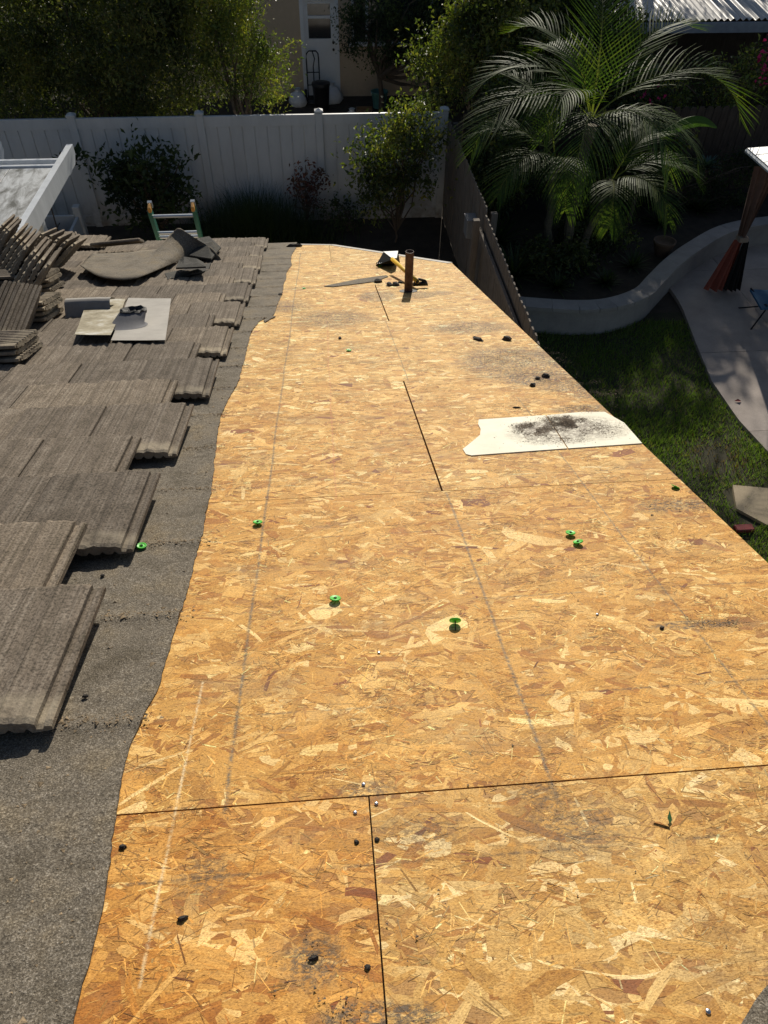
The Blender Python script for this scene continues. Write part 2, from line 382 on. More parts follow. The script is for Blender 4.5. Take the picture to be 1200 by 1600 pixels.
def mat_patch():
    k = NT('white_faced_board'); c = k.co('Object'); n = k.noise(c, 6, 6, 0.65)
    col = k.ramp(n, [(0.3, (0.66, 0.61, 0.47)), (0.65, (0.80, 0.76, 0.62))])
    sp = k.ramp(k.vor(c, 60), [(0.06, 0.55), (0.13, 1.0)]); g = k.ramp(k.noise(c, 9, 5, 0.7), [(0.52, 0.0), (0.66, 1.0)])
    col = k.mix(g, col, k.mix(1, col, sp, 'MULTIPLY'))
    sx = k.n('ShaderNodeSeparateXYZ'); k.l(c, sx.inputs[0]); sn = k.ramp(k.noise(k.co('Object', (1, 1.5, 1)), 42, 6, 0.78, 0.5), [(0.40, 0.0), (0.54, 0.95)])
    for (x, y, sx_, sy_, st) in ((884, 662, 44, 15, 1.0), (834, 671, 36, 12, 0.95), (860, 678, 80, 22, 0.55), (925, 670, 60, 22, 0.5)):
        c0 = px(x, y); ru_ = abs(px(x, y - sy_)[1] - px(x, y + sy_)[1]) / 2; rv_ = abs(px(x + sx_, y)[0] - c0[0])
        a_ = k.math('DIVIDE', k.math('SUBTRACT', sx.outputs[0], c0[0]), rv_); b_ = k.math('DIVIDE', k.math('SUBTRACT', sx.outputs[1], c0[1]), ru_)
        f = k.math('MULTIPLY', k.math('SUBTRACT', 1.0, k.math('ADD', k.math('MULTIPLY', a_, a_), k.math('MULTIPLY', b_, b_)), True), st * 2.0, True)
        col = k.mix(k.math('MULTIPLY', f, sn), col, (0.17, 0.135, 0.10))
    k.set(col, 0.6, 0, 0.35); k.bump(n, 0.1, 0.002); return k.m
M['patch'] = mat_patch()
M['dirt'] = plain('roof_dirt', (0.085, 0.062, 0.042), 0.95, var=0.5, sc=40, bump=0.5)
M['shard'] = plain('dark_shard', (0.045, 0.038, 0.032), 0.9, var=0.4, sc=40, bump=0.5, rand=True)
def mat_leaf(name, rough=0.50, trans=0.36, tint=(1, 1, 1), tt=(1.5, 1.7, 0.5), spec=0.4):
    k = NT(name); at = k.n('ShaderNodeAttribute'); at.attribute_name = 'Col'
    n = k.noise(k.co('Object'), 60, 3); col = k.mix(1, at.outputs['Color'], k.ramp(n, [(0.3, 0.8), (0.7, 1.15)]), 'MULTIPLY')
    col = k.mix(1, col, tint, 'MULTIPLY')
    k.set(col, rough, 0, spec)
    t = k.n('ShaderNodeBsdfTranslucent'); k.l(k.mix(1, col, tt, 'MULTIPLY'), t.inputs[0])
    x = k.n('ShaderNodeMixShader'); x.inputs[0].default_value = trans
    k.l(k.b.outputs[0], x.inputs[1]); k.l(t.outputs[0], x.inputs[2]); k.l(x.outputs[0], k.out.inputs[0]); return k.m
M['leaf'] = mat_leaf('leaf'); M['palm'] = mat_leaf('palm_leaflet', 0.62, 0.42, (1, 1, 1), (1.6, 1.9, 0.5), 0.18); M['grass'] = mat_leaf('grass_blade', 0.5, 0.35)
M['petal'] = mat_leaf('petal', 0.6, 0.4, (1, 1, 1), (1.3, 0.8, 1.0))
M['bark'] = plain('bark', (0.10, 0.075, 0.055), 0.95, var=0.45, sc=14, bump=0.8, stretch=(1, 1, 0.3))
M['palm_bark'] = plain('palm_bark', (0.15, 0.125, 0.09), 0.95, var=0.4, sc=16, bump=0.8, stretch=(0.4, 0.4, 3))
M['fabric_brown'] = plain('brown_curtain', (0.17, 0.10, 0.075), 0.8, var=0.2, sc=6, bump=0.2)
M['fabric_red'] = plain('red_brown_sheer', (0.28, 0.075, 0.05), 0.8, var=0.2, sc=6, bump=0.2)
M['fabric_dark'] = plain('dark_netting', (0.018, 0.016, 0.016), 0.9, var=0.3, bump=0.2)
M['tan_strap'] = plain('tan_strap', (0.32, 0.25, 0.20), 0.8, var=0.1)
M['blue'] = plain('blue_cloth', (0.03, 0.12, 0.24), 0.7, var=0.2, sc=15)
M['teal'] = plain('teal_plastic', (0.10, 0.24, 0.22), 0.45, var=0.1)
M['bag'] = plain('white_bag', (0.62, 0.62, 0.62), 0.45, var=0.12, sc=10, bump=0.5)
M['red'] = plain('red_plastic', (0.22, 0.03, 0.03), 0.5, var=0.2)
M['terracotta'] = plain('terracotta', (0.12, 0.075, 0.05), 0.8, var=0.2)
M['corr'] = plain('corrugated_sheet', (0.58, 0.55, 0.52), 0.5, 0.1, var=0.15, sc=2, bump=0.05, stretch=(1, 0.2, 1))
M['grey_box'] = plain('grey_painted_box', (0.20, 0.20, 0.205), 0.5, var=0.1)
M['cardboard'] = plain('brown_box', (0.16, 0.11, 0.07), 0.8, var=0.2)

# ------------------------------------------------------------------ ground and paving
def structure(name, mb, m, smooth=False):
    return tag(mb.build(name, m, smooth=smooth), kind='structure')
mb = MB(); mb.grid(lambda a, b: (-60 + 120 * a, -60 + 120 * b, 0), 1, 1)
structure('ground', mb, M['ground'])
LAWN_EDGE = [(5.63, 10.16), (5.45, 9.07), (5.31, 8.12), (5.32, 7.26), (5.43, 6.55), (5.6, 5.6), (5.75, 4.5), (5.85, 2.5)]
def interp(pts, y):
    for (xa, ya), (xb, yb) in zip(pts, pts[1:]):
        if (ya - y) * (yb - y) <= 0: return xa + (xb - xa) * (y - ya) / (yb - ya + 1e-9)
    return pts[0][0] if abs(y - pts[0][1]) < abs(y - pts[-1][1]) else pts[-1][0]
mb = MB(); mb.grid(lambda a, b: (1.2 + a * (interp(LAWN_EDGE, 2.5 + 7.5 * b) - 1.2 - 0.02), 2.5 + 7.5 * b, 0.012), 6, 30)
structure('lawn', mb, plain('lawn_soil', (0.045, 0.042, 0.022), 0.95, var=0.4, sc=6, bump=0.5))
patio = tag(empty('patio', T(6.5, 7, 0)), kind='structure')
ys = [2.5, 4.6, 7.0, 8.79, 11.2, 13.0]; xs = [None, 6.75, 8.6, 10.5]
for j in range(5):
    for i in range(3):
        y0, y1 = ys[j] + 0.004, ys[j + 1] - 0.004; n = 8; poly = []
        x1 = xs[i + 1] - 0.004
        if i == 0:
            poly = [(interp(LAWN_EDGE, y0 + (y1 - y0) * q / n) if y0 < 10.2 else 5.63, y0 + (y1 - y0) * q / n) for q in range(n + 1)][::-1] + [(x1, y0), (x1, y1)]
        else: poly = [(xs[i] + 0.004, y0), (x1, y0), (x1, y1), (xs[i] + 0.004, y1)]
        z = 0.06 + 0.002 * ((i + j) % 2)
        MB().prism(poly, -0.05, z).build('concrete_slab', M['concrete'], parent=patio)

# ------------------------------------------------------------------ the house and its roof
house = thing('house', 'single-storey house whose roof is half stripped to bare wood sheathing', 'house', T(-3, 3, 0))
UR = -0.6                                     # ridge
EAVE = [(-9.0, 8.40), (-0.69, 8.39), (0.11, 8.12), (1.12, 6.70)]
wall_poly = [(-8.7, -6.5), (0.9, -6.5), (0.9, 6.1), (0.05, 7.15), (-8.7, 7.15)]
def wall_top(x, y):
    u = (y - O_.y) / math.cos(SL)
    zt = (O_ + D_ * u).z - 0.16
    yr = (O_ + D_ * UR).y
    if y < yr: zt = (O_ + D_ * UR).z - 0.16 - (yr - y) * math.tan(SL)
    return zt
mb = MB(); yr = (O_ + D_ * UR).y
for a, b in zip(wall_poly, wall_poly[1:] + wall_poly[:1]):
    pts = [a, b]
    if (a[1] - yr) * (b[1] - yr) < 0: pts = [a, (a[0], yr), b]
    for p, q in zip(pts, pts[1:]):
        mb.add([(p[0], p[1], 0), (q[0], q[1], 0), (q[0], q[1], wall_top(*q)), (p[0], p[1], wall_top(*p))], [(0, 1, 2, 3)])
mb.build('wall', M['stucco_own'], parent=house)
# timber under the sheathing
poly = [(-9.0, UR), (1.10, UR), (1.10, 6.68), (0.10, 8.08), (-0.69, 8.35), (-9.0, 8.36)]
MB().prism(poly, -0.12, -0.016).build('roof_frame', M['ply'], DECK, house)
back = DECK @ T(0, UR, 0) @ RZ(180) @ RX(0)
# far slope behind the ridge
bk = Matrix.Identity(4)
Db = Vector((0, -math.cos(SL), -math.sin(SL))); Nb = Vector((0, -math.sin(SL), math.cos(SL))); Ob = O_ + D_ * UR
for i in range(3):
    bk[i][0] = -E_[i]; bk[i][1] = Db[i]; bk[i][2] = Nb[i]; bk[i][3] = Ob[i]
MB().box(-1.10, 9.0, 0.0, 6.0, -0.12, 0.0).build('back_slope', M['felt'], bk, house)
# sheathing sheets with the strands that make them up
PAL = np.array([(0.60, 0.365, 0.112), (0.67, 0.435, 0.155), (0.75, 0.53, 0.225), (0.53, 0.295, 0.082), (0.42, 0.21, 0.06), (0.27, 0.11, 0.045), (0.88, 0.70, 0.38)])
PW = np.array([0.30, 0.27, 0.15, 0.15, 0.075, 0.010, 0.065]); PW /= PW.sum()
def clip_poly(P, planes):
    for nx, ny, d in planes:            # keep nx*x + ny*y <= d
        out = []
        for i in range(len(P)):
            a, b = P[i], P[(i + 1) % len(P)]
            da, db = nx * a[0] + ny * a[1] - d, nx * b[0] + ny * b[1] - d
            if da <= 0: out.append(a)
            if da * db < 0:
                t = da / (da - db); out.append(tuple(a[j] + (b[j] - a[j]) * t for j in range(5)))
        P = out
        if len(P) < 3: return []
    return P
def osb_sheet(v0, v1, u0, u1, tint, planes_extra=(), strands=True, density=2300):
    pl = [(-1, 0, -v0), (1, 0, v1), (0, -1, -u0), (0, 1, u1)] + list(planes_extra)
    base = clip_poly([(v0, u0, 0, 0, 0), (v1, u0, 0, 0, 0), (v1, u1, 0, 0, 0), (v0, u1, 0, 0, 0)], pl)
    V = []; C = []; U = []; cnt = []
    bp = [(p[0], p[1]) for p in base]; n = len(bp)
    bc = np.array((0.46, 0.27, 0.10)) * tint
    def face(pts, c, uvs):
        V.extend(pts); C.extend([c] * len(pts)); U.extend(uvs); cnt.append(len(pts))
    face([(x, y, 0) for x, y in bp], bc, bp)
    face([(x, y, -0.012) for x, y in bp[::-1]], bc, bp[::-1])
    for i in range(n):
        a, b = bp[i], bp[(i + 1) % n]
        face([(a[0], a[1], -0.012), (b[0], b[1], -0.012), (b[0], b[1], 0), (a[0], a[1], 0)], bc * 0.9, [(0, 0), (1, 0), (1, .01), (0, .01)])
    V = [np.array(V)]; C = [np.array(C)]; U = [np.array(U)]; cnt = list(cnt)
    if strands:
        vs0 = max(v0, -0.62); area = (v1 - vs0) * (u1 - u0)
        for kind, N in (('big', int(area * density)), ('small', int(area * density * 4.5)), ('dark', int(area * 1500))):
            cx = rng.uniform(vs0 - 0.03, v1 + 0.03, N); cy = rng.uniform(u0 - 0.03, u1 + 0.03, N)
            ang = rng.normal(0, 0.45, N); wild = rng.random(N) < 0.30; ang[wild] = rng.uniform(0, math.pi, wild.sum())
            if kind == 'big':
                L = np.clip(rng.lognormal(math.log(0.062), 0.50, N), 0.015, 0.20); W = np.clip(rng.lognormal(math.log(0.0125), 0.66, N), 0.003, 0.055)
                h = rng.uniform(0.0001, 0.00050, N)
            elif kind == 'small':
                L = np.clip(rng.lognormal(math.log(0.018), 0.55, N), 0.005, 0.07); W = np.clip(rng.lognormal(math.log(0.0018), 0.5, N), 0.0006, 0.006)
                h = rng.uniform(0.0003, 0.00060, N); ang += rng.normal(0, 0.55, N)
            else:
                L = np.clip(rng.lognormal(math.log(0.013), 0.75, N), 0.002, 0.08); W = rng.uniform(0.0004, 0.0013, N); h = rng.uniform(0.00055, 0.00065, N)
            if kind != 'big':
                pr = np.array([mnoise.noise(Vector((x * 5.0, y * 6.5, 3.0))) for x, y in zip(cx[::1], cy[::1])]); kp = rng.random(N) < np.clip(0.45 + 1.5 * pr, 0.10, 1)
                cx, cy, ang, L, W, h = cx[kp], cy[kp], ang[kp], L[kp], W[kp], h[kp]; N = len(cx)
            ci = rng.choice(len(PAL), N, p=PW); c = PAL[ci] * rng.normal(1, 0.07, (N, 1)) * np.asarray(tint)
            if kind == 'dark': c = np.array((0.19, 0.10, 0.038)) * rng.uniform(0.6, 1.7, (N, 1))  # dark slivers stand in for shadowed gaps between strands
            if kind == 'small': c = c * rng.choice([0.55, 1.0, 1.32], (N, 1), p=[0.32, 0.22, 0.46])
            ca, sa = np.cos(ang), np.sin(ang)
            K = 8 if kind == 'big' else 4
            if K == 8:
                sx_ = np.array((-1, -0.45, 0.4, 1, 1, 0.42, -0.4, -1)); sy_ = np.array((-1, -1, -1, -1, 1, 1, 1, 1))
                jx = np.ones((N, 8)) + rng.normal(0, 0.05, (N, 8)); jx[:, [0, 3, 4, 7]] = rng.uniform(0.62, 1.08, (N, 4))
                jy = rng.uniform(0.82, 1.08, (N, 8)); jy[:, [0, 3, 4, 7]] = rng.uniform(0.35, 0.95, (N, 4))
            else:
                sx_ = np.array((-1, 1, 1, -1)); sy_ = np.array((-1, -1, 1, 1)); jx = rng.uniform(0.6, 1.05, (N, 4)); jy = rng.uniform(0.4, 1.0, (N, 4))
            P = np.zeros((N, K, 5))
            lx = sx_ * jx * L[:, None] / 2; ly = sy_ * jy * W[:, None] / 2
            if K == 8: ly = ly + (rng.normal(0, 0.05, (N, 1)) * L[:, None]) * (1 - (lx / (L[:, None] / 2)) ** 2)
            P[:, :, 0] = cx[:, None] + lx * ca[:, None] - ly * sa[:, None]
            P[:, :, 1] = cy[:, None] + lx * sa[:, None] + ly * ca[:, None]
            tx = rng.normal(0, 0.0012, N); ty = rng.normal(0, 0.003, N)
            P[:, :, 2] = np.clip(h[:, None] + lx * tx[:, None] + ly * ty[:, None], 0.00006, 0.0008)
            P[:, :, 3] = lx + rng.uniform(0, 50, (N, 1)); P[:, :, 4] = ly + rng.uniform(0, 50, (N, 1))
            ok = np.ones(N, bool); hit = np.zeros(N, bool)
            for nx, ny, d in pl:
                s = nx * P[:, :, 0] + ny * P[:, :, 1] - d
                ok &= (s <= 0).all(1); hit |= (s > 0).all(1)
            A = P[ok]; V.append(A[:, :, :3].reshape(-1, 3)); U.append(A[:, :, 3:].reshape(-1, 2)); C.append(np.repeat(c[ok], K, 0)); cnt += [K] * len(A)
            for i in np.nonzero(~ok & ~hit)[0]:
                q = clip_poly([tuple(r) for r in P[i]], pl)
                if len(q) >= 3:
                    q = np.array(q); V.append(q[:, :3]); U.append(q[:, 3:]); C.append(np.repeat(c[i:i + 1], len(q), 0)); cnt.append(len(q))
    me = np_mesh('osb_sheet', np.concatenate(V), cnt, M['osb'], np.clip(np.concatenate(C), 0.01, 0.9), np.concatenate(U))
    return inst('osb_sheet', me, DECK, house)
RAKE = 1.12
US = [-0.30, 0.915, 2.112, 3.300, 4.540, 5.752, 6.960, 8.40]
# eave cut: along the line from (0.11, 8.12) to (1.12, 6.70), and nearly level left of it
def halfplane(a, b):
    dx, dy = b[0] - a[0], b[1] - a[1]; nx, ny = -dy, dx
    l = math.hypot(nx, ny); nx, ny = nx / l, ny / l
    if ny < 0: nx, ny = -nx, -ny
    return nx, ny, nx * a[0] + ny * a[1]
CUT = [halfplane((0.11, 8.12), (1.12, 6.70)), halfplane((-0.69, 8.39), (0.11, 8.12))]
g = 0.0013
JO = {0: [0.030], 1: [-0.87], 2: [0.340], 3: [-0.87], 4: [0.380], 5: [-0.87], 6: [0.07]}
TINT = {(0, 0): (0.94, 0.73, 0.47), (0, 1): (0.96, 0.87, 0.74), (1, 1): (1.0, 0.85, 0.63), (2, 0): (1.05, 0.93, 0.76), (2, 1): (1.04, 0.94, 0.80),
        (3, 1): (1.10, 1.03, 0.92), (4, 0): (1.12, 1.04, 0.90), (4, 1): (1.14, 1.09, 0.98), (5, 1): (1.16, 1.10, 0.98), (6, 0): (1.18, 1.12, 1.0), (6, 1): (1.16, 1.12, 1.02)}  # sheet tones; farther rows also lightened to stand in for grazing glare
for k in range(7):
    for s in (0, 1):
        j = JO[k][0]; gg = {0: 0.0013, 2: 0.0032, 4: 0.0036}.get(k, g)
        v0, v1 = ((-2.42 if j > -0.5 else -3.3), j - gg) if s == 0 else (j + gg, RAKE)
        if v1 < -0.6 and s == 0: strands = False
        else: strands = True
        osb_sheet(v0, v1, US[k] + g * (1.5 if k == 1 else 1), US[k + 1] - g, TINT.get((k, s), (1, 0.95, 0.88)), CUT if k >= 5 else (), strands,
                  3800 if k < 3 else 3000)
for k in range(7):                                  # the sheets still covered by felt
    for q in range(3):
        MB().box(-2.45 - 2.2 * (q + 1) + g, -2.45 - 2.2 * q - 0.85 * (k % 2) * 0 - g if q else (-3.32 if k % 2 else -2.45), US[k] + g, min(US[k + 1], 8.39) - g, -0.012, 0).build('osb_sheet', M['ply'], DECK, house)
# rake board and metal drip edge along the eave
MB().bbox(RAKE - 0.028, RAKE + 0.012, UR, 6.69, -0.17, -0.013, 0.003).build('rake_board', M['paint'], DECK, house)
def drip(a, b):
    d = Vector((b[0] - a[0], b[1] - a[1])); L = d.length; ang = math.degrees(math.atan2(d.y, d.x))
    m = DECK @ T(a[0], a[1], 0) @ RZ(ang)
    mb = MB(); mb.box(0, L, -0.05, 0.012, 0.0026, 0.0034); mb.box(0, L, 0.009, 0.013, -0.06, 0.0026); mb.box(0, L, -0.012, 0.006, -0.17, -0.014)
    mb.build('drip_edge', M['galv'], m, house)
for a, b in zip(EAVE, EAVE[1:]): drip(a, b)
# roofing felt, cut back along a wandering edge
FE = [(118, 1600), (155, 1450), (175, 1290), (200, 1180), (245, 1080), (268, 1010), (290, 940), (303, 885), (318, 830), (326, 785), (335, 735), (339, 690), (345, 650),
      (370, 605), (383, 560), (390, 525), (405, 503), (428, 492), (437, 470), (442, 455), (447, 430), (455, 415), (455, 402), (462, 388)]
FE = [px(*p) for p in FE]; FE = [(FE[0][0] + 0.02, -0.6)] + FE + [(-0.27, 8.37)]
def felt_edge(u):
    for (va, ua), (vb, ub) in zip(FE, FE[1:]):
        if ua <= u <= ub:
            t = (u - ua) / (ub - ua + 1e-9); return va + (vb - va) * t
    return FE[-1][0] if u > FE[-1][1] else FE[0][0]
def felt_pt(a, b):
    u = -0.58 + 8.95 * b
    ve = felt_edge(u) + 0.012 * mnoise.noise(Vector((u * 3, 1, 0))) + 0.005 * mnoise.noise(Vector((u * 15, 4, 0))) + 0.004 * mnoise.noise(Vector((u * 48, 9, 0)))
    v = ve - (1 - a) ** 2.2 * (ve + 9.0)
    return (v, u, felt_h(v, u))
def felt_h(v, u):
    k = (u - 0.78) / 0.357; bat = math.exp(-((k - round(k)) * 0.357 / 0.014) ** 2) * 0.008
    h = 0.0042 + 0.003 * max(0, mnoise.noise(Vector((v * 2.1, u * 2.6, 3)))) + 0.004 * max(0, mnoise.noise(Vector((v * 6, u * 4, 8)))) + bat * (0.5 + mnoise.noise(Vector((v * 2, u, 2))))
    return h
mb = MB(); mb.grid(felt_pt, 40, 620); n0 = 41
edge = [j * n0 + 40 for j in range(621)]
b0 = len(mb.v); mb.v += [(mb.v[i][0], mb.v[i][1], 0.0023) for i in edge]
mb.f += [(edge[j], edge[j + 1], b0 + j + 1, b0 + j) for j in range(620)]
mb.build('roofing_felt', M['felt'], DECK, house, True)
# felt still lying at the ridge, lower right of the view
mb = MB(); mb.grid(lambda a, b: (0.40 + 0.74 * a, UR + b * (0.487 + 0.42 * max(0, min(a, 0.28) - 0.08) ** 0.9 + 0.010 * mnoise.noise(Vector((a * 9, 2, 0))) - UR - max(0, 0.08 - a) * 1.2), 0.004 + 0.004 * abs(mnoise.noise(Vector((a * 5, b * 4, 1)))) ), 40, 20)
mb.build('ridge_felt', M['felt'], DECK, house, True)

# concrete tiles
def tile_mesh(seed):
    r = random.Random(seed); n = 22; W = 0.300
    xs = [W * i / n for i in range(n + 1)]; top = [0.028 + r.uniform(-0.0018, 0.0022) + (0.0042 if i % 5 == 2 else 0) for i in range(n + 1)]
    top[0] = 0.024; top[-1] = 0.024
    prof = list(zip(xs, top)) + [(0.3005, 0.011), (0.313, 0.011), (0.316, 0.019), (0.327, 0.019), (0.330, 0.016)]
    bot = [(0.330, 0.003)]
    nb = 8
    for i in range(nb, -1, -1):
        x = 0.03 + 0.27 * i / nb; bot += [(x + 0.008, 0.0), (x - 0.008, 0.0)] + ([(x - 0.017, 0.009)] if i else [])
    bot = [p for p in bot if p[0] > 0.0] + [(0.0, 0.012)]
    sec = prof + bot; m = len(sec); L = 0.430; mb = MB(); vs = []
    rows = [(0.0, -0.004, 0.0), (0.012, 0.0, 1), (0.21, 0, 1), (0.418, 0, 1), (L, -0.005, 1)]
    for y, dz, _ in rows:
        for i, (x, z) in enumerate(sec):
            zz = z + (dz if i < len(prof) else 0) + (r.uniform(-0.0012, 0.0012) if i < n else 0)
            yy = y + (r.uniform(-0.0012, 0.0012) if y in (0.0, L) else 0)
            vs.append((x, yy, zz))
    fs = []
    for j in range(len(rows) - 1):
        for i in range(m): fs.append((j * m + i, j * m + (i + 1) % m, (j + 1) * m + (i + 1) % m, (j + 1) * m + i))
    fs += [tuple(range(m)), tuple(range((len(rows) - 1) * m + m - 1, (len(rows) - 1) * m - 1, -1))]
    mb.add(vs, [f[::-1] for f in fs]); return mb.mesh('roof_tile', M['tile'])
TM = [tile_mesh(s) for s in range(4)]
TL = 0.43; TILT = math.degrees(math.asin(0.0375 / TL))
ENDV = [-0.60, -0.745, -0.595, -0.735, -0.59, -0.71, -0.56, -0.71, -0.56, -0.71, -0.555, -0.72, -0.56, -0.73, -0.56, -0.72, -0.57, -0.72, -0.60]
nt_ = 0
ENDV = [v_ * 0.925 for v_ in ENDV + [-0.72, -0.60, -0.72]]
for k in range(22):
    ut = (1.655 + 0.357 * k) * 0.93; uh = ut - TL
    if ut > 8.36: break
    vleft = -0.9 - 0.62 * ut
    j = 0
    while True:
        x = ENDV[k] - 0.33 - 0.3035 * j
        if x < vleft - 0.5: break
        m = DECK @ T(x + random.uniform(-0.002, 0.002), uh + random.uniform(-0.006, 0.006), 0.022 + random.uniform(0, 0.003)) @ RX(TILT + random.uniform(-0.25, 0.35)) @ RZ(random.uniform(-0.35, 0.35)) @ RY(random.uniform(-0.5, 0.5))
        inst('roof_tile', TM[random.randrange(4)], m, house); nt_ += 1; j += 1
# vent pipe
vp = dk(*px(638, 455)); mb = MB()
mb.lathe([(0.030, -0.15), (0.030, 0.297), (0.0295, 0.302), (0.026, 0.303), (0.0255, 0.29), (0.0255, 0.0)], 24)
pp = mb.build('vent_pipe', M['pipe'], T(*vp), house, True); pp['label'] = 'rusty brown plumbing vent pipe standing up through the sheathing'
pv = px(638, 455)
mb = MB(); mb.lathe([(0.034, 0.003), (0.060, 0.0035), (0.066, 0.0028)], 20); mb.build('pipe_collar', M['black'], DECK @ T(pv[0], pv[1], 0), house)
# white-faced patch boards let into the sheathing
A = [px(*p) for p in [(748, 657), (852, 650), (886, 702), (737, 713), (728, 711), (723, 703), (737, 692), (750, 681), (751, 672), (747, 664)]]
B = [px(*p) for p in [(854, 650), (910, 645), (945, 645), (975, 662), (1003, 694), (888, 702)]]
for P in (A, B):
    if sum(P[i][0] * P[(i + 1) % len(P)][1] - P[(i + 1) % len(P)][0] * P[i][1] for i in range(len(P))) < 0: P = P[::-1]
    MB().prism(P, 0.0001, 0.0042).build('patch_board', M['patch'], DECK, house)
CHUNKS_AT_TOP = None

# ------------------------------------------------------------------ loose things on the roof
def chunk_mesh(seed, sx, sy, sz, rough=0.25):
    r = random.Random(seed); mb = MB(); vs = []
    for z in (0, 0.55, 1):
        for i in range(7):
            t = 2 * math.pi * i / 7 + r.uniform(-0.25, 0.25); k = r.uniform(1 - rough, 1 + rough) * (1, 0.95, 0.6)[(0, 0.55, 1).index(z)]
            vs.append((sx / 2 * k * math.cos(t), sy / 2 * k * math.sin(t), sz * z * r.uniform(0.8, 1.1)))
    fs = [tuple(range(6, -1, -1)), tuple(range(14, 21))]
    for j in (0, 7):
        for i in range(7): fs.append((j + i, j + (i + 1) % 7, j + 7 + (i + 1) % 7, j + 7 + i))
    mb.add(vs, fs); return mb.mesh('debris_chunk', M['shard'])
CH = [('dark shard on the sheathing, the left one of two below the eave corner', 747, 531, 9, 11, 25, 'A'), ('dark shard near the stripped edge, right one of the pair above the patch', 792, 531, 13, 8, 20, 'A'),
      ('small flat black scrap just beyond the white patch', 832, 603, 10, 5, 10, 'A'), ('crumbly dirt lump near the rake edge beyond the patch', 853, 589, 12, 6, 0, 'A'),
      ('small dirt lump left of the crumbly lump', 840, 592, 9, 5, 0, 'A'), ('tiny twig-like scrap left of the patch corner', 807, 637, 4, 8, 80, 'A'),
      ('black felt scrap between the grey wedge and the pipe, upper left', 590, 441, 13, 4, -5, 'A'), ('black shard left of the vent pipe', 608, 446, 10, 6, 0, 'A'),
      ('black shard touching the first one left of the vent pipe', 618, 446, 12, 5, -15, 'A'), ('tiny black shard closest to the vent pipe', 626, 442, 6, 5, 30, 'A'),
      ('lone small stone on bare sheathing left of centre far up', 531, 529, 6, 5, 0, 'A'), ('dark lump at the felt edge by the far tiles', 438, 461, 7, 4, 0, 'A'),
      ('lump on the dark felt beside the nearest tiles', 133, 1089, 10, 5, 0, 'F'), ('small stone on felt below the second tile step', 160, 900, 7, 6, 0, 'F'),
      ('black lump at lower left beside a pale strand', 192, 1324, 13, 9, 0, 'A'), ('small black crumb on the right edge of a batten line', 1034, 982, 8, 6, 0, 'A'),
      ('black tar crumb lower centre left of the sheet joint', 490, 1498, 16, 12, 10, 'A'), ('dark crumb just left of the sheet joint', 557, 1316, 8, 7, 0, 'A'),
      ('dark crumb on right side of the sheet joint', 589, 1312, 8, 7, 0, 'A'), ('dark crumb low by the sheet joint', 574, 1512, 10, 8, 0, 'A'),
      ('brown leaf scrap at lower left of the deck', 285, 1436, 18, 8, 15, 'A')]
for i, (lab, x, y, wx, wy, a, kd) in enumerate(CH):
    h = 0.0014 if kd == 'A' else 0.008
    v, u = px(x, y, h); v2, u2 = px(x + wx, y, h); sx = abs(v2 - v); _, u3 = px(x, y - wy, h); sy = max(0.008, abs(u3 - u) * 0.55)
    me = chunk_mesh(i, sx, sy, min(0.025, 0.45 * min(sx, sy * 1.5)))
    tag(inst('debris_chunk', me, DECK @ T(v, u, h) @ RZ(a)), lab, 'debris', 'loose crumbs on the roof')
# fine dirt: one heap on the patch, thin lines where battens lay, drifts on the sheathing
def chips(name, pts, size, m, label_kind='stuff', hbase=0.0025):
    N = len(pts); pts = np.asarray(pts)
    s = size * rng.lognormal(0, 0.45, N); V = np.zeros((N, 4, 3)); a = rng.uniform(0, 6.28, N)
    for q in range(3):
        rr = s * rng.uniform(0.5, 1.2, N)
        V[:, q, 0] = pts[:, 0] + rr * np.cos(a + 2.1 * q); V[:, q, 1] = pts[:, 1] + rr * np.sin(a + 2.1 * q); V[:, q, 2] = pts[:, 2] + hbase
    V[:, 3, 0] = pts[:, 0]; V[:, 3, 1] = pts[:, 1]; V[:, 3, 2] = pts[:, 2] + hbase + s * rng.uniform(0.12, 0.42, N)
    idx = np.array([(0, 1, 3), (1, 2, 3), (2, 0, 3)]).ravel()
    return tag(inst(name, np_mesh(name, V[:, idx].reshape(-1, 3), [3] * (3 * N), m), DECK), kind='stuff')
pts = []
def heap(cx, cy, sx, sy, n, hh, rag=0.0):
    c = px(cx, cy); e = px(cx + sx, cy); t = px(cx, cy - sy); a, b = abs(e[0] - c[0]), abs(t[1] - c[1])
    for _ in range(n):
        x, y = random.gauss(0, 0.5), random.gauss(0, 0.5); d = x * x + y * y
        if rag and random.random() > max(0.02, 0.35 + rag * mnoise.noise(Vector(((c[0] + x * a) * 16, (c[1] + y * b) * 16, 2)))): continue
        pts.append((c[0] + x * a, c[1] + y * b, hh * math.exp(-d * 3) * random.random() + 0.002))
heap(886, 662, 34, 11, 9000, 0.012, 2.2); heap(832, 671, 30, 9, 5200, 0.004, 2.2); heap(862, 676, 66, 18, 4200, 0.0, 2.0); heap(885, 683, 45, 10, 1500, 0, 1.5); heap(925, 672, 55, 14, 1800, 0.0, 1.5)
heap(900, 660, 60, 7, 500, 0)
o = chips('dirt_heap', pts, 0.0016, plain('patch_dirt', (0.22, 0.17, 0.12), 0.95, var=0.5, sc=80)); tag(o, 'heap of dark crumbled dirt on the white patch boards', 'dirt')
pts = []
for k in range(18):
    uu = 1.155 + 0.357 * k; ve = felt_edge(uu)
    for _ in range(900):
        v = random.uniform(-0.80, ve + 0.05 - 0.06 * random.random()); dens = 0.5 + 0.5 * mnoise.noise(Vector((v * 9, k, 1)))
        if random.random() < dens * 0.7: uq = uu - 0.012 + random.gauss(0, 0.011); pts.append((v, uq, felt_h(v, uq) + 0.001))
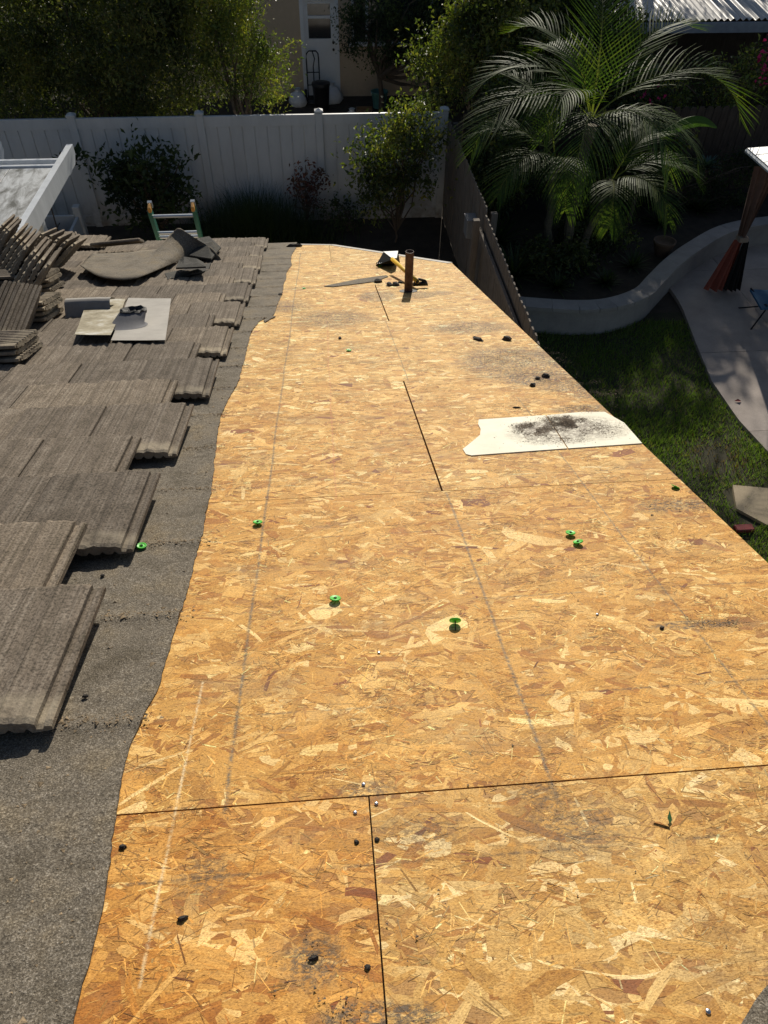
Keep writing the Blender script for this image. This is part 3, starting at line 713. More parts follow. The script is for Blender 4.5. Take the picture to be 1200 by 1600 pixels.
for _ in range(2600):
    v, u = random.uniform(-0.95, -0.35), random.uniform(0.5, 8.2)
    if v < felt_edge(u) - 0.01: pts.append((v, u, felt_h(v, u) + 0.0005))
o = chips('leaf_litter', pts, 0.0030, plain('dry_litter', (0.26, 0.19, 0.115), 0.9, var=0.7, sc=60), hbase=0.0); tag(o, 'dry litter in lines across the felt where battens lay', 'litter')
pts = []
for cx, cy, sx, sy, n in ((800, 565, 70, 26, 5200), (850, 592, 45, 9, 1800), (960, 615, 60, 6, 1600), (905, 600, 40, 6, 900), (870, 560, 30, 14, 900), (735, 512, 60, 9, 900), (660, 460, 40, 8, 600), (900, 640, 60, 8, 1200), (430, 480, 60, 10, 900), (520, 500, 70, 14, 1100), (1050, 790, 70, 12, 500), (1100, 975, 90, 14, 700),
                          (790, 560, 70, 18, 500), (840, 590, 40, 10, 200), (900, 606, 50, 5, 260), (730, 508, 60, 10, 200), (760, 475, 60, 12, 150), (480, 1500, 50, 60, 90), (560, 1580, 70, 25, 120),
                          (850, 1290, 180, 60, 60), (640, 1450, 60, 60, 60), (520, 470, 70, 14, 220), (595, 462, 30, 8, 120)):
    heap(cx, cy, sx, sy, n, 0, 1.6)
for _ in range(1500): 
    u = random.uniform(0.45, 8.0); v = random.uniform(-0.4, 1.1)
    if v > felt_edge(u) and v < 1.1 - max(0, u - 6.6) * 0.75: pts.append((v, u, 0))
o = chips('roof_grit', pts, 0.0013, plain('grit', (0.15, 0.11, 0.075), 0.95, var=0.5, sc=80)); tag(o, 'dark grit scattered over the bare sheathing', 'grit')

# green cap nails
def cap_mesh():
    mb = MB(); mb.lathe([(0.0, 0.0026), (0.004, 0.0026), (0.0045, 0.0014), (0.009, 0.0010), (0.0122, 0.0030), (0.0136, 0.0026), (0.0138, 0.0), (0.0, 0.0)], 18)
    return mb.mesh('cap', M['cap'], True)
def shank_mesh():
    mb = MB(); mb.lathe([(0.0, 0.0042), (0.0032, 0.0042), (0.0034, 0.0030), (0.0013, 0.0024), (0.0012, -0.026), (0.0, -0.028)], 8); return mb.mesh('nail', M['blacksteel'], True)
CM, SM = cap_mesh(), shank_mesh()
for lab, x, y, up, tx, ty in (('green cap nail, upper one of the pair right of centre', 891, 836, 0.011, -4, 3), ('green cap nail, lower one of the pair right of centre', 903, 850, 0.010, -12, -12),
        ('green cap nail left of centre above a batten line', 524, 939, 0.011, -6, 5), ('green cap nail standing on edge in the middle of the deck', 711, 976, 0.018, -58, 6),
        ('green cap nail on the left chalk line', 403, 819, 0.010, -6, 3), ('green cap nail near the right edge of the deck', 1055, 762, 0.004, -14, 25),
        ('green cap nail on the dark felt at a tile corner', 222, 857, 0.008, 8, 6), ('tiny green cap nail by the serrated shovel blade', 594, 417, 0.01, -20, 0),
        ('tiny green cap nail beyond the chalk line, far left', 475, 451, 0.004, 5, 4), ('tiny green cap nail in the far middle of the deck', 545, 548, 0.004, 4, 8)):
    f = lab.find('felt') > 0; v, u = px(x, y, 0.004 if f else 0.002)
    t = thing('cap_nail', lab, 'cap nail', DECK @ T(v, u, (0.0075 if f else 0.0028) + up * 0.55) @ RX(tx) @ RY(ty), 'green plastic cap nails')
    inst('cap', CM, WM[t.name], t); inst('nail', SM, WM[t.name], t)
hm = MB(); hm.lathe([(0.0, 0.0010), (0.0032, 0.0009), (0.0036, 0.0003), (0.0036, 0)], 10); hm = hm.mesh('roofing_nail', M['steel'], True)
for lab, x, y in (('silver nail head below the middle of the deck', 592, 1021), ('silver nail head at the lower right edge by the felt corner', 1106, 1582), ('silver nail head just above the long sheet seam', 568, 1227),
                  ('silver nail head right of the standing cap nail', 933, 961), ('silver nail head beside the top of the lower sheet joint', 588, 1257), ('silver nail head beside the crumbs left of the joint', 555, 1271)):
    v, u = px(x, y); tag(inst('roofing_nail', hm, DECK @ T(v, u, 0.0026) @ RX(12)), lab, 'nail', 'bright nails left in the deck')
# leaf and felt wedge
mb = MB(); mb.add([(0, 0, 0.002), (0.008, 0.004, 0.006), (0.022, 0.0, 0.010), (0.008, -0.004, 0.003)], [(0, 1, 2), (0, 2, 3)])
v, u = px(1046, 1290); lf = inst('leaf', mb.mesh('leaf', plain('green_leaf', (0.05, 0.14, 0.04), 0.5)), DECK @ T(v, u, 0.002) @ RZ(70)); tag(lf, 'small curled green leaf at lower right of the deck', 'leaf')
mb = MB(); mb.add([(0, 0, 0), (-0.022, 0.014, 0.003), (-0.024, 0.012, 0.006), (-0.002, -0.003, 0.004)], [(0, 1, 2, 3)])
tag(mb.build('leaf_scrap', M['black'], DECK @ T(v, u, 0.003)), 'thin black scrap touching the curled leaf', 'scrap')
WP = [px(*p) for p in [(506, 448), (560, 437), (603, 431), (607, 433), (585, 441), (545, 446), (520, 449)]]
MB().prism(WP[::-1] if sum(WP[i][0] * WP[(i + 1) % 7][1] - WP[(i + 1) % 7][0] * WP[i][1] for i in range(7)) < 0 else WP, 0.0026, 0.006)
fs = MB().prism(WP, 0.0026, 0.006).build('felt_strip', M['felt'], DECK); tag(fs, 'thin grey wedge of felt lying left of the vent pipe', 'felt scrap')
P3 = [px(*p) for p in [(412, 501), (424, 494), (431, 496), (424, 499), (414, 505)]]
tag(MB().prism(P3, 0.004, 0.007).build('felt_flap', M['felt'], DECK), 'small pointed flap of felt sticking out of the torn edge', 'felt scrap')

# tear-off shovel behind the pipe
bl = Vector((*px(606, 409, 0.05), 0.06)); gp = Vector((*px(657, 444, 0.02), 0.02))
ax = (gp - bl); ax.z = 0; ang = math.degrees(math.atan2(ax.y, ax.x))
sh = thing('shingle_shovel', 'tear-off shovel with yellow handle and toothed blade lying behind the vent pipe', 'shovel', DECK @ T(bl.x, bl.y, 0))
m0 = WM[sh.name]
q = lambda v, u, h: Vector((v - bl.x, u - bl.y, h))
def dpt(x, y, h): v, u = px(x, y, h); return q(v, u, h)
a, b, c, d_ = dpt(599, 394, 0.10), dpt(622, 393, 0.10), dpt(613, 405, 0.10), dpt(620, 404, 0.09)
e1, e2 = dpt(587, 415, 0.004), dpt(616, 414, 0.004); e3 = dpt(625, 410, 0.004); e0 = dpt(594, 407, 0.004)
mb = MB(); mb.add([a, b, d_, c, e0, e1, e2, e3], [(0, 3, 2, 1), (0, 4, 5, 3), (3, 5, 6, 2), (1, 2, 6, 7), (0, 1, 7, 4), (4, 7, 6, 5)])
mb.build('blade', M['blacksteel'], m0, sh)
n_ = (b - a).cross(c - a).normalized(); n_ = n_ if n_.z > 0 else -n_
mb = MB(); up = n_ * 0.003
mb.add([a + up, b + up, d_ + up, c + up, a + up * 2, b + up * 2, d_ + up * 2, c + up * 2], [(0, 3, 2, 1), (4, 5, 6, 7), (0, 1, 5, 4), (1, 2, 6, 5), (2, 3, 7, 6), (3, 0, 4, 7)])
mb.build('lit_top_plate', M['paint'], m0, sh)  # white plate laid over the blade stands in for sunlight on its top
f1, f2 = dpt(588, 412, 0.03), dpt(614, 411, 0.03)
MB().tube([f1, f2], 0.012, 6).build('toothed_edge', M['blacksteel'], m0, sh)
for i in range(9):
    p = f1.lerp(f2, (i + 0.5) / 9); MB().tube([p + Vector((0, -0.004, 0.002)), p + Vector((0, -0.03, 0.006)), p + Vector((0, -0.040, 0.006))], [0.007, 0.006, 0.002], 5).build('tooth', M['steel'], m0, sh)
h1, h2 = dpt(613, 405, 0.11), dpt(652, 440, 0.05)
MB().tube([h1, h1.lerp(h2, 0.5), h2], 0.016, 10).build('handle', M['yellow'], m0, sh, True)
g1, g2, g3 = dpt(646, 444, 0.03), dpt(668, 443, 0.03), dpt(654, 436, 0.06)
MB().tube([h2, g1, g2, dpt(664, 439, 0.05), g3, h2], [0.012, 0.016, 0.016, 0.010, 0.010, 0.012], 8).build('grip', M['black'], m0, sh, True)

# lead flashing with a torn boot, and an older sheet with one curled end beside it
def plate(quad, th, name, m, parent=None, bend=0.0, n=14):
    P = [px(*p, 0.11) for p in quad]
    def fn(a_, b_):
        x = (1 - a_) * ((1 - b_) * P[0][0] + b_ * P[3][0]) + a_ * ((1 - b_) * P[1][0] + b_ * P[2][0])
        y = (1 - a_) * ((1 - b_) * P[0][1] + b_ * P[3][1]) + a_ * ((1 - b_) * P[1][1] + b_ * P[2][1])
        return (x, y, 0.100 + 0.012 * (1 - b_) ** 2 * bend + 0.004 * mnoise.noise(Vector((x * 5, y * 5, 1))))
    mb = MB(); mb.grid(fn, n, n); k = len(mb.v)
    mb.v += [(x, y, z - th) for x, y, z in mb.v]; mb.f += [tuple(i + k for i in f[::-1]) for f in mb.f]
    per = [i for i in range(n + 1)] + [(j + 1) * (n + 1) - 1 for j in range(1, n + 1)] + [n * (n + 1) + i for i in range(n - 1, -1, -1)] + [j * (n + 1) for j in range(n - 1, 0, -1)]
    mb.f += [(per[i], per[i] + k, per[(i + 1) % len(per)] + k, per[(i + 1) % len(per)]) for i in range(len(per))]
    return mb
c0 = px(207, 490, 0.105)
fl = thing('pipe_flashing', 'grey sheet metal pipe flashing with torn black boot lying on the tiles', 'flashing', DECK @ T(c0[0], c0[1], 0.1))
plate([(173, 530), (258, 529), (267, 464), (200, 463)], 0.002, 'base_plate', M['galv'], None, 0.3).build('base_plate', M['galv'], DECK, fl)
cb0, ct0 = Vector((*px(198, 508, 0.105), 0.103)), Vector((*px(208, 484, 0.17), 0.165))
def frustum(r0, r1, r2_, n=22):
    mb = MB(); vs = []
    for c_, r_ in ((cb0, r0 * 1.25), (cb0 + (ct0 - cb0) * 0.10, r0), (cb0.lerp(ct0, 0.6), r1), (ct0, r2_)):
        for i in range(n): t = 2 * math.pi * i / n; vs.append((c_.x + r_ * math.cos(t), c_.y + r_ * math.sin(t), c_.z))
    return mb.add(vs, [(j * n + i, j * n + (i + 1) % n, (j + 1) * n + (i + 1) % n, (j + 1) * n + i) for j in range(3) for i in range(n)])
frustum(0.090, 0.080, 0.072).build('cone', plain('lead_sleeve', (0.10, 0.10, 0.115), 0.75, 0.0, var=0.2), DECK, fl, True)
mb = MB(); vs = []
for j, (r_, z_) in enumerate(((0.071, -0.014), (0.075, 0.004), (0.062, 0.012), (0.045, -0.004), (0.0, -0.02))):
    for i in range(20):
        t = 2 * math.pi * i / 20; k = 1 + 0.16 * mnoise.noise(Vector((math.cos(t) * 2, math.sin(t) * 2, j))); vs.append((ct0.x + r_ * k * math.cos(t), ct0.y + r_ * k * math.sin(t), ct0.z + z_ + 0.014 * mnoise.noise(Vector((math.cos(t) * 3, math.sin(t) * 3, j + 5)))))
mb.add(vs, [(j * 20 + i, j * 20 + (i + 1) % 20, (j + 1) * 20 + (i + 1) % 20, (j + 1) * 20 + i) for j in range(4) for i in range(20)])
mb.build('rubber_boot', M['black'], DECK, fl)
c1 = px(150, 500, 0.1)
fo = thing('metal_sheet', 'stained galvanised sheet with a curled left end beside the pipe flashing', 'metal sheet', DECK @ T(c1[0], c1[1], 0.1))
o = plate([(118, 530), (174, 530.5), (196, 466), (136, 465)], 0.002, 'sheet', M['galv_old'], None, 2.2).build('sheet', M['galv_old'], DECK @ T(0, 0, 0.006), fo)
ra, rb = px(98, 490, 0.10), px(168, 489, 0.10)
PRF = [(-0.035, 0.045), (-0.015, 0.085), (0.0, 0.125), (0.012, 0.150), (0.032, 0.164), (0.06, 0.167), (0.10, 0.158), (0.15, 0.138)]
mb = MB()
def fold(a_, b_):
    i = min(len(PRF) - 2, int(b_ * (len(PRF) - 1))); t = b_ * (len(PRF) - 1) - i; y = PRF[i][0] + (PRF[i + 1][0] - PRF[i][0]) * t; z = PRF[i][1] + (PRF[i + 1][1] - PRF[i][1]) * t
    return (ra[0] + (rb[0] - ra[0]) * a_ + 0.02 * (0.167 - z), ra[1] + 0.05 + y + 0.01 * math.sin(a_ * 3), z + 0.003 * mnoise.noise(Vector((a_ * 5, b_ * 3, 1))))
mb.grid(fold, 8, 21); mb.build('curled_end', M['galv'], DECK, fo, True)

# curled piece of felt near the eave
def curlfelt(a_, b_):
    # a: left -> right, b: near -> far
    L0 = Vector((*px(126, 418, 0.14), 0)); R0 = Vector((*px(322, 424, 0.14), 0)); L1 = Vector((*px(146, 398, 0.14), 0)); R1 = Vector((*px(325, 392, 0.14), 0))
    p = (L0 * (1 - a_) + R0 * a_) * (1 - b_) + (L1 * (1 - a_) + R1 * a_) * b_
    s = math.sin(math.pi * min(1, a_ / 0.72))
    p.y += -0.36 * s * (1 - b_) * (1 if a_ < 0.72 else 0)
    pf = L1 * (1 - a_) + R1 * a_; k_ = min(1, max(0, (a_ - 0.52) / 0.2)); k_ = k_ * k_ * (3 - 2 * k_)
    p.y = p.y * (1 - k_) + k_ * (pf.y - 0.07 + 0.07 * b_ - 0.05 * math.sin(a_ * 14))
    if a_ > 0.6: p.x += 0.0
    near = np.interp(a_, [0, 0.3, 0.55, 0.70, 0.85, 1], [0.16, 0.13, 0.125, 0.10, 0.05, 0.04]); far = np.interp(a_, [0, 0.3, 0.55, 0.70, 0.76, 0.9, 1], [0.15, 0.15, 0.17, 0.29, 0.33, 0.25, 0.20])
    h = near + (far - near) * b_ ** (0.8 - 0.25 * k_)
    h += 0.01 * mnoise.noise(Vector((a_ * 6, b_ * 4, 2)))
    return (p.x, p.y, h)
mb = MB(); mb.grid(curlfelt, 40, 14); k = len(mb.v); n = 41
mb.v += [(x, y, z - 0.006) for x, y, z in mb.v]; mb.f += [tuple(i + k for i in f[::-1]) for f in mb.f]
per = list(range(41)) + [(j + 1) * n - 1 for j in range(1, 15)] + [14 * n + i for i in range(39, -1, -1)] + [j * n for j in range(13, 0, -1)]
mb.f += [(per[i], per[i] + k, per[(i + 1) % len(per)] + k, per[(i + 1) % len(per)]) for i in range(len(per))]
tag(mb.build('felt_sheet', M['felt'], DECK, smooth=True), 'curled sheet of grey roofing felt lying on the tiles near the eave', 'felt scrap')
for lab, pl_, h0, h1 in (('crumpled black felt scrap right of the curled sheet, near the ladder', [(296, 398), (330, 402), (345, 385), (335, 378), (300, 378)], 0.13, 0.06),
                     ('flat dark felt scrap in front of the curled sheet', [(262, 437), (300, 431), (325, 423), (330, 412), (285, 420), (258, 430)], 0.085, 0.0),
                     ('small torn felt piece under the right end of the curled sheet', [(275, 420), (322, 420), (318, 410), (280, 407)], 0.15, 0.03)):
    P = [px(*p, h0) for p in pl_]; cx = sum(p[0] for p in P) / len(P); cy = sum(p[1] for p in P) / len(P)
    mb = MB(); nn = len(P); vs = []
    for ring, f in ((0, 1.0), (1, 0.5)):
        for p in P: vs.append((cx + (p[0] - cx) * f, cy + (p[1] - cy) * f, h0 + (h1 if ring else 0) + random.uniform(-0.015, 0.02)))
    vs.append((cx, cy, h0 + h1 * 0.8))
    fs_ = [(i, (i + 1) % nn, nn + (i + 1) % nn, nn + i) for i in range(nn)] + [(nn + i, nn + (i + 1) % nn, 2 * nn) for i in range(nn)]
    mb.add(vs, fs_); kk = len(vs); mb.v += [(x, y, z - 0.012) for x, y, z in vs]; mb.f += [tuple(i + kk for i in f[::-1]) for f in fs_] + [(i, i + kk, (i + 1) % nn + kk, (i + 1) % nn) for i in range(nn)]
    tag(mb.build('felt_scrap', M['felt_dark'], DECK), lab, 'felt scrap')
# stacked and leaning tiles
def loose(m, lab, grp): return tag(inst('roof_tile', TM[random.randrange(4)], DECK @ m), lab, 'roof tile', grp)
def flat_stack(cx, cu, n, h0, lab, grp, rz=90, shear=0.0):
    for i in range(n):
        flip = RY(180) @ T(-0.33, 0, -0.03)
        loose(T(cx + random.uniform(-0.012, 0.012), cu + shear * i + random.uniform(-0.01, 0.01), h0 + 0.0305 * i) @ RZ(rz + random.uniform(-2, 2)) @ flip, lab if i < n - 1 else lab.replace('in the', 'on top of the'), grp)
flat_stack(-1.45, 3.53, 3, 0.086, 'upturned tile in the stack nearest the camera at the left edge', 'stacked tiles nearest the camera')
flat_stack(-1.89, 3.55, 4, 0.086, 'tile in the partly hidden stack at the left frame edge', 'stacked tiles at the frame edge')
flat_stack(-1.60, 4.40, 4, 0.086, 'upturned tile in the middle stack beside the leaning tiles', 'stacked tiles beside the leaning row')
flat_stack(-1.88, 5.35, 4, 0.086, 'upturned tile in the small stack behind the middle one', 'stacked tiles behind the middle stack')
# flat stack laid like the roof, ribs down the slope, and a few leaning on its right side
for i in range(7):
    loose(T(-2.62 + random.uniform(-.01, .01), 6.15 + 0.01 * i, 0.088 + 0.031 * i) @ RZ(random.uniform(-2, 2)), 'ribbed tile in the neat pile left of the curled felt' if i < 6 else 'broad ribbed tile lying on top of the neat pile', 'neat pile by the curled felt')
for i in range(7):
    loose(T(-2.98 + random.uniform(-.01, .01), 6.25 + 0.01 * i, 0.088 + 0.031 * i) @ RZ(random.uniform(-2, 2)), 'ribbed tile in the second neat pile at the far left', 'second neat pile')
for i in range(5):
    loose(T(-2.27 + 0.04 * i, 6.15 - 0.02 * i, 0.09) @ RZ(3) @ RY(-62 + 5 * i), ('leaning tile propped against the neat pile' if i < 4 else 'outermost tile leaning against the neat pile'), 'tiles propped against the neat pile')
# a thick sheaf of tiles tipped to the left, and a spaced row of tiles behind it
for i in range(9):
    v, u = px(33 - 7 * i, 534 - 1.5 * i, 0.09)
    loose(T(v, u, 0.09) @ RZ(-6) @ RX(30) @ RY(-58 + random.uniform(-2, 2)) @ T(-0.33, 0, 0), 'ribbed tile tipped on edge in the front leaning sheaf at left' if i else 'outermost tile at the right of the front leaning sheaf', 'front leaning sheaf of tiles')
for i in range(13):
    v, u = px(38 - 4.6 * i, 484 - 5.6 * i, 0.10)
    loose(T(v, u, 0.10 + 0.004 * i) @ RZ(6) @ RX(6) @ RY(-52 + random.uniform(-3, 3)), 'tile on edge in the spaced row leaning behind the front sheaf' if i else 'nearest tile of the spaced leaning row', 'spaced leaning row of tiles')
# tiles scattered along the eave
for lab, x, y, rz, rx, ry, h in (('light tile lying across the far eave, left of the curled felt', 107, 388, 4, 6, 2, 0.10), ('thick tile tilted up on the far eave behind the curled felt', 152, 387, -84, 3, -10, 0.12),
                             ('tile lying loose at the far eave right of the tilted one', 222, 392, -88, 2, 0, 0.09), ('tile leaning over the eave at the left end', 70, 392, 20, 10, -4, 0.10)):
    v, u = px(x, y, h); loose(T(v, u, h) @ RZ(rz) @ RX(rx) @ RY(ry), lab, 'loose tiles at the far eave')
tag(inst('felt_scrap', chunk_mesh(77, 0.16, 0.05, 0.03), DECK @ T(*px(461, 386), 0.003)), 'dark scrap at the far eave where felt meets sheathing', 'felt scrap')

# ------------------------------------------------------------------ ladder
ld = thing('ladder', 'green extension ladder with orange tips showing above the far eave', 'ladder', T(-1.54, 8.9, 0))
TOPZ = 2.90
for x, xt in ((-1.76, 1), (-1.32, -1)):
    a = Vector((x * 1.0 + (0.02 if x < -1.6 else -0.02), 8.75, 0)); b = Vector((x, 7.76, TOPZ - 0.10)); d = (b - a).normalized(); q = d.to_track_quat('Z', 'Y').to_matrix().to_4x4()
    m = Matrix.Translation(a) @ q; L = (b - a).length
    mb = MB(); mb.box(-0.013, 0.013, -0.036, 0.036, 0, L); mb.box(-0.013 * xt - 0.012, -0.013 * xt + 0.012, -0.040, -0.032, 0, L); mb.box(-0.013 * xt - 0.012, -0.013 * xt + 0.012, 0.032, 0.040, 0, L)
    mb.build('rail', M['green_frp'], m, ld)
    MB().bbox(-0.017, 0.017, -0.042, 0.042, L - 0.005, L + 0.05, 0.008).build('rail_tip', M['orange'], m, ld)
    MB().box(-0.022, 0.022, 0.044, 0.075, L - 0.02, L + 0.05).build('hook', M['rung'], m, ld)
for i in range(10):
    t = 0.06 + i * 0.305 / 2.93
    if t > 0.93: break
    y = 8.75 + (7.76 - 8.75) * t; z = (TOPZ - 0.1) * t
    MB().tube([(-1.755, y, z), (-1.325, y, z)], 0.019, 8).build('rung', M['rung'], Matrix.Identity(4), ld)
for zz in (2.45, 2.72):
    t = zz / (TOPZ - 0.1); y = 8.75 - 0.99 * t
    MB().tube([(-1.752, y - 0.01, zz), (-1.328, y - 0.01, zz)], 0.019, 8).build('rung', M['rung'], Matrix.Identity(4), ld)

# ------------------------------------------------------------------ patio cover at left
pc = thing('patio_cover', 'white aluminium patio cover with dirty, shade-dappled roof sheet beyond the left eave', 'patio cover', T(-4.6, 9, 0))
for x, y1 in ((-3.32, 10.80), (-4.30, 10.95), (-5.3, 10.95), (-6.3, 10.95), (-7.3, 10.95)):
    mb = MB(); y0 = 7.75
    mb.prism([(y0, 2.22), (y1 - 0.12, 2.20), (y1, 2.30), (y1, 2.42), (y1 - 0.05, 2.42), (y0, 2.45)][::-1], x - 0.04, x + 0.04, Matrix(((0, 0, 1, 0), (1, 0, 0, 0), (0, 1, 0, 0), (0, 0, 0, 1))))
    mb.build('rafter', M['alu'], parent=pc)
for y, z in ((10.36, 2.36), (10.22, 2.34)): MB().bbox(-8, -3.361, y - 0.03, y + 0.03, z - 0.09, z + 0.03, 0.005).build('purlin', M['alu'], parent=pc)
for i in range(8):
    x1 = -3.365 - 0.6 * i; MB().bbox(x1 - 0.592, x1, 7.72, 10.16, 2.33 , 2.352, 0.004).build('roof_panel', M['panel'], parent=pc)
MB().bbox(-8, -3.37, 10.62, 10.76, 2.08, 2.2, 0.005).build('beam', M['alu'], parent=pc)
for x, y in ((-3.62, 9.6), (-6.5, 9.6)): MB().bbox(x - 0.07, x + 0.07, y - 0.07, y + 0.07, 0, 2.2, 0.006).build('post', M['alu'], parent=pc)
MB().bbox(-8, -3.37, 9.53, 9.67, 2.2, 2.325, 0.005).build('beam', M['alu'], parent=pc)
# raised white planter below it
pb = thing('planter_box', 'white open-topped raised planter with sticks, under the patio cover edge', 'planter', T(-4.4, 12.2, 0))
for (x0, x1, y0, y1) in ((-5.3, -4.08, 12.72, 12.77), (-5.3, -4.08, 11.55, 11.60), (-4.13, -4.08, 11.601, 12.719), (-5.3, -5.25, 11.601, 12.719)):
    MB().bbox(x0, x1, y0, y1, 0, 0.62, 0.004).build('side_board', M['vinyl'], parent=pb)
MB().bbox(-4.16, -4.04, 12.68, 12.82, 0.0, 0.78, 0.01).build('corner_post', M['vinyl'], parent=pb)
MB().box(-5.24, -4.14, 11.61, 12.71, 0, 0.35).build('soil', M['soil'], parent=pb)
for a, b in (((-4.6, 12.3, .3), (-4.75, 12.4, 1.15)), ((-4.4, 12.4, .3), (-4.42, 12.5, 0.95)), ((-4.9, 12.1, .5), (-4.2, 12.15, .52)), ((-4.5, 11.7, .5), (-4.4, 12.6, .55))):
    MB().tube([a, b], 0.012, 6).build('stick', M['bark'], parent=pb)

# ------------------------------------------------------------------ fences
wf = thing('vinyl_fence', 'white vinyl privacy fence across the back of the yard', 'fence', T(-2, 13.72, 0))
XP = [-8.2, -6.14, -4.07, -1.96, 0.05, 2.214]
for i, x in enumerate(XP):
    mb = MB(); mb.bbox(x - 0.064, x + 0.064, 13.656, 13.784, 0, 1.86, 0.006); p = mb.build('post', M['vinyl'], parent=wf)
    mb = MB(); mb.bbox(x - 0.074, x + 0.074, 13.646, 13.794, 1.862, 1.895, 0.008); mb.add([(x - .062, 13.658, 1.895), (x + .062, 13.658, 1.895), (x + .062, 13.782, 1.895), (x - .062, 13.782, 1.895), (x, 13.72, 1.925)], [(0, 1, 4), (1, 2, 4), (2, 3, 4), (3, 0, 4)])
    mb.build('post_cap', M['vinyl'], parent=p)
for a, b in zip(XP, XP[1:]):
    x0, x1 = a + 0.058, b - 0.058
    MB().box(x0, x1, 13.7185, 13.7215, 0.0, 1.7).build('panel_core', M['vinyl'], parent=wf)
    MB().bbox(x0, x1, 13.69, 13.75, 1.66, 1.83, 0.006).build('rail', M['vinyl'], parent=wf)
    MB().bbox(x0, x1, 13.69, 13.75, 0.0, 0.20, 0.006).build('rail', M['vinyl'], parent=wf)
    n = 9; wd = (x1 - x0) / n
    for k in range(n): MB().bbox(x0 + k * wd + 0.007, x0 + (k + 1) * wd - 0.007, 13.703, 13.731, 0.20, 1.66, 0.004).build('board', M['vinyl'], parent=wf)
def wood_fence(name, label, x, y0, y1, top, step, m, mrail, along='y', rail_side=-1, cap_drop=0.0):
    t = thing(name, label, 'fence', T(x, (y0 + y1) / 2, 0) if along == 'y' else T((y0 + y1) / 2, x, 0))
    n = int((y1 - y0) / step)
    for i in range(n):
        y = y0 + (i + 0.5) * step; zt = top + random.uniform(-0.012, 0.012); w2 = step / 2 - 0.004; lean = random.uniform(-0.004, 0.004)
        poly = [(-w2, 0.03), (w2, 0.03), (w2, zt - 0.05), (w2 - 0.035, zt), (-w2 + 0.035, zt), (-w2, zt - 0.05)]
        if along == 'y': mm = Matrix(((0, 0, 1, x + lean), (1, 0, 0, y), (0, 1, 0, 0), (0, 0, 0, 1)))
        else: mm = Matrix(((1, 0, 0, y), (0, 0, -1, x + lean), (0, 1, 0, 0), (0, 0, 0, 1)))
        MB().prism(poly, -0.009, 0.009, mm).build('board', m, parent=t)
    for z in (0.35, top - 0.30):
        if along == 'y': MB().bbox(x + rail_side * 0.055 - 0.02, x + rail_side * 0.055 + 0.02 + 0.0, y0, y1, z, z + 0.09, 0.004).build('rail', mrail, parent=t)
        else: MB().bbox(y0, y1, x + rail_side * 0.055 - 0.02, x + rail_side * 0.055 + 0.02, z, z + 0.09, 0.004).build('rail', mrail, parent=t)
    k = max(2, int((y1 - y0) / 2.2) + 1)
    for i in range(k):
        p = y0 + 0.05 + (y1 - y0 - 0.1) * i / (k - 1)
        if along == 'y': MB().bbox(x + rail_side * 0.12 - 0.045, x + rail_side * 0.12 + 0.045, p - 0.045, p + 0.045, 0, top - 0.08, 0.004).build('post', mrail, parent=t)
        else: MB().bbox(p - 0.045, p + 0.045, x + rail_side * 0.12 - 0.045, x + rail_side * 0.12 + 0.045, 0, top - 0.08, 0.004).build('post', mrail, parent=t)
    return t
wood_fence('wooden_fence', 'weathered grey board fence running from white fence toward the roof, plain side', 2.29, 9.98, 13.70, 1.75, 0.142, M['fence_wood'], M['fence_wood'], 'y', 1)
wood_fence('wooden_fence', 'dog-eared board fence section beside the roof corner, with rail on view', 2.25, 6.6, 9.90, 1.74, 0.142, M['fence_wood'], M['fence_wood'], 'y', -1)
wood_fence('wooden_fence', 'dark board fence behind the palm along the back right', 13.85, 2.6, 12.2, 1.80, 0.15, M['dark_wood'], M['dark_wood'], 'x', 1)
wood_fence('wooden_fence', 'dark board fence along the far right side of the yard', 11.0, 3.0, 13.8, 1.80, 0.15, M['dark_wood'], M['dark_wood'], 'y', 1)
# box on the fence, spigot, bag
bx = thing('mounted_box', 'pale grey box fixed on the near face of the wooden fence', 'wall box', T(2.2, 10.6, 1.3))
MB().bbox(2.12, 2.27, 10.42, 10.66, 1.12, 1.38, 0.01).build('box_body', M['grey_box'], parent=bx)
MB().bbox(2.11, 2.275, 10.41, 10.67, 1.382, 1.395, 0.004).build('box_lid', M['grey_box'], parent=bx)
sg = thing('garden_tap', 'small metal tap on the board fence by the roof edge', 'tap', T(2.1, 7.9, 1.15))
MB().tube([(2.18, 8.0, 1.2), (2.0, 8.0, 1.22), (1.96, 8.0, 1.17)], [0.014, 0.016, 0.012], 8).build('spout', M['steel'], parent=sg)
MB().tube([(2.02, 8.0, 1.22), (2.02, 8.0, 1.27)], 0.008, 6).build('stem', M['steel'], parent=sg)
MB().tube([(1.98, 8.0, 1.275), (2.06, 8.0, 1.275)], 0.012, 6).build('tap_handle', M['steel'], parent=sg)

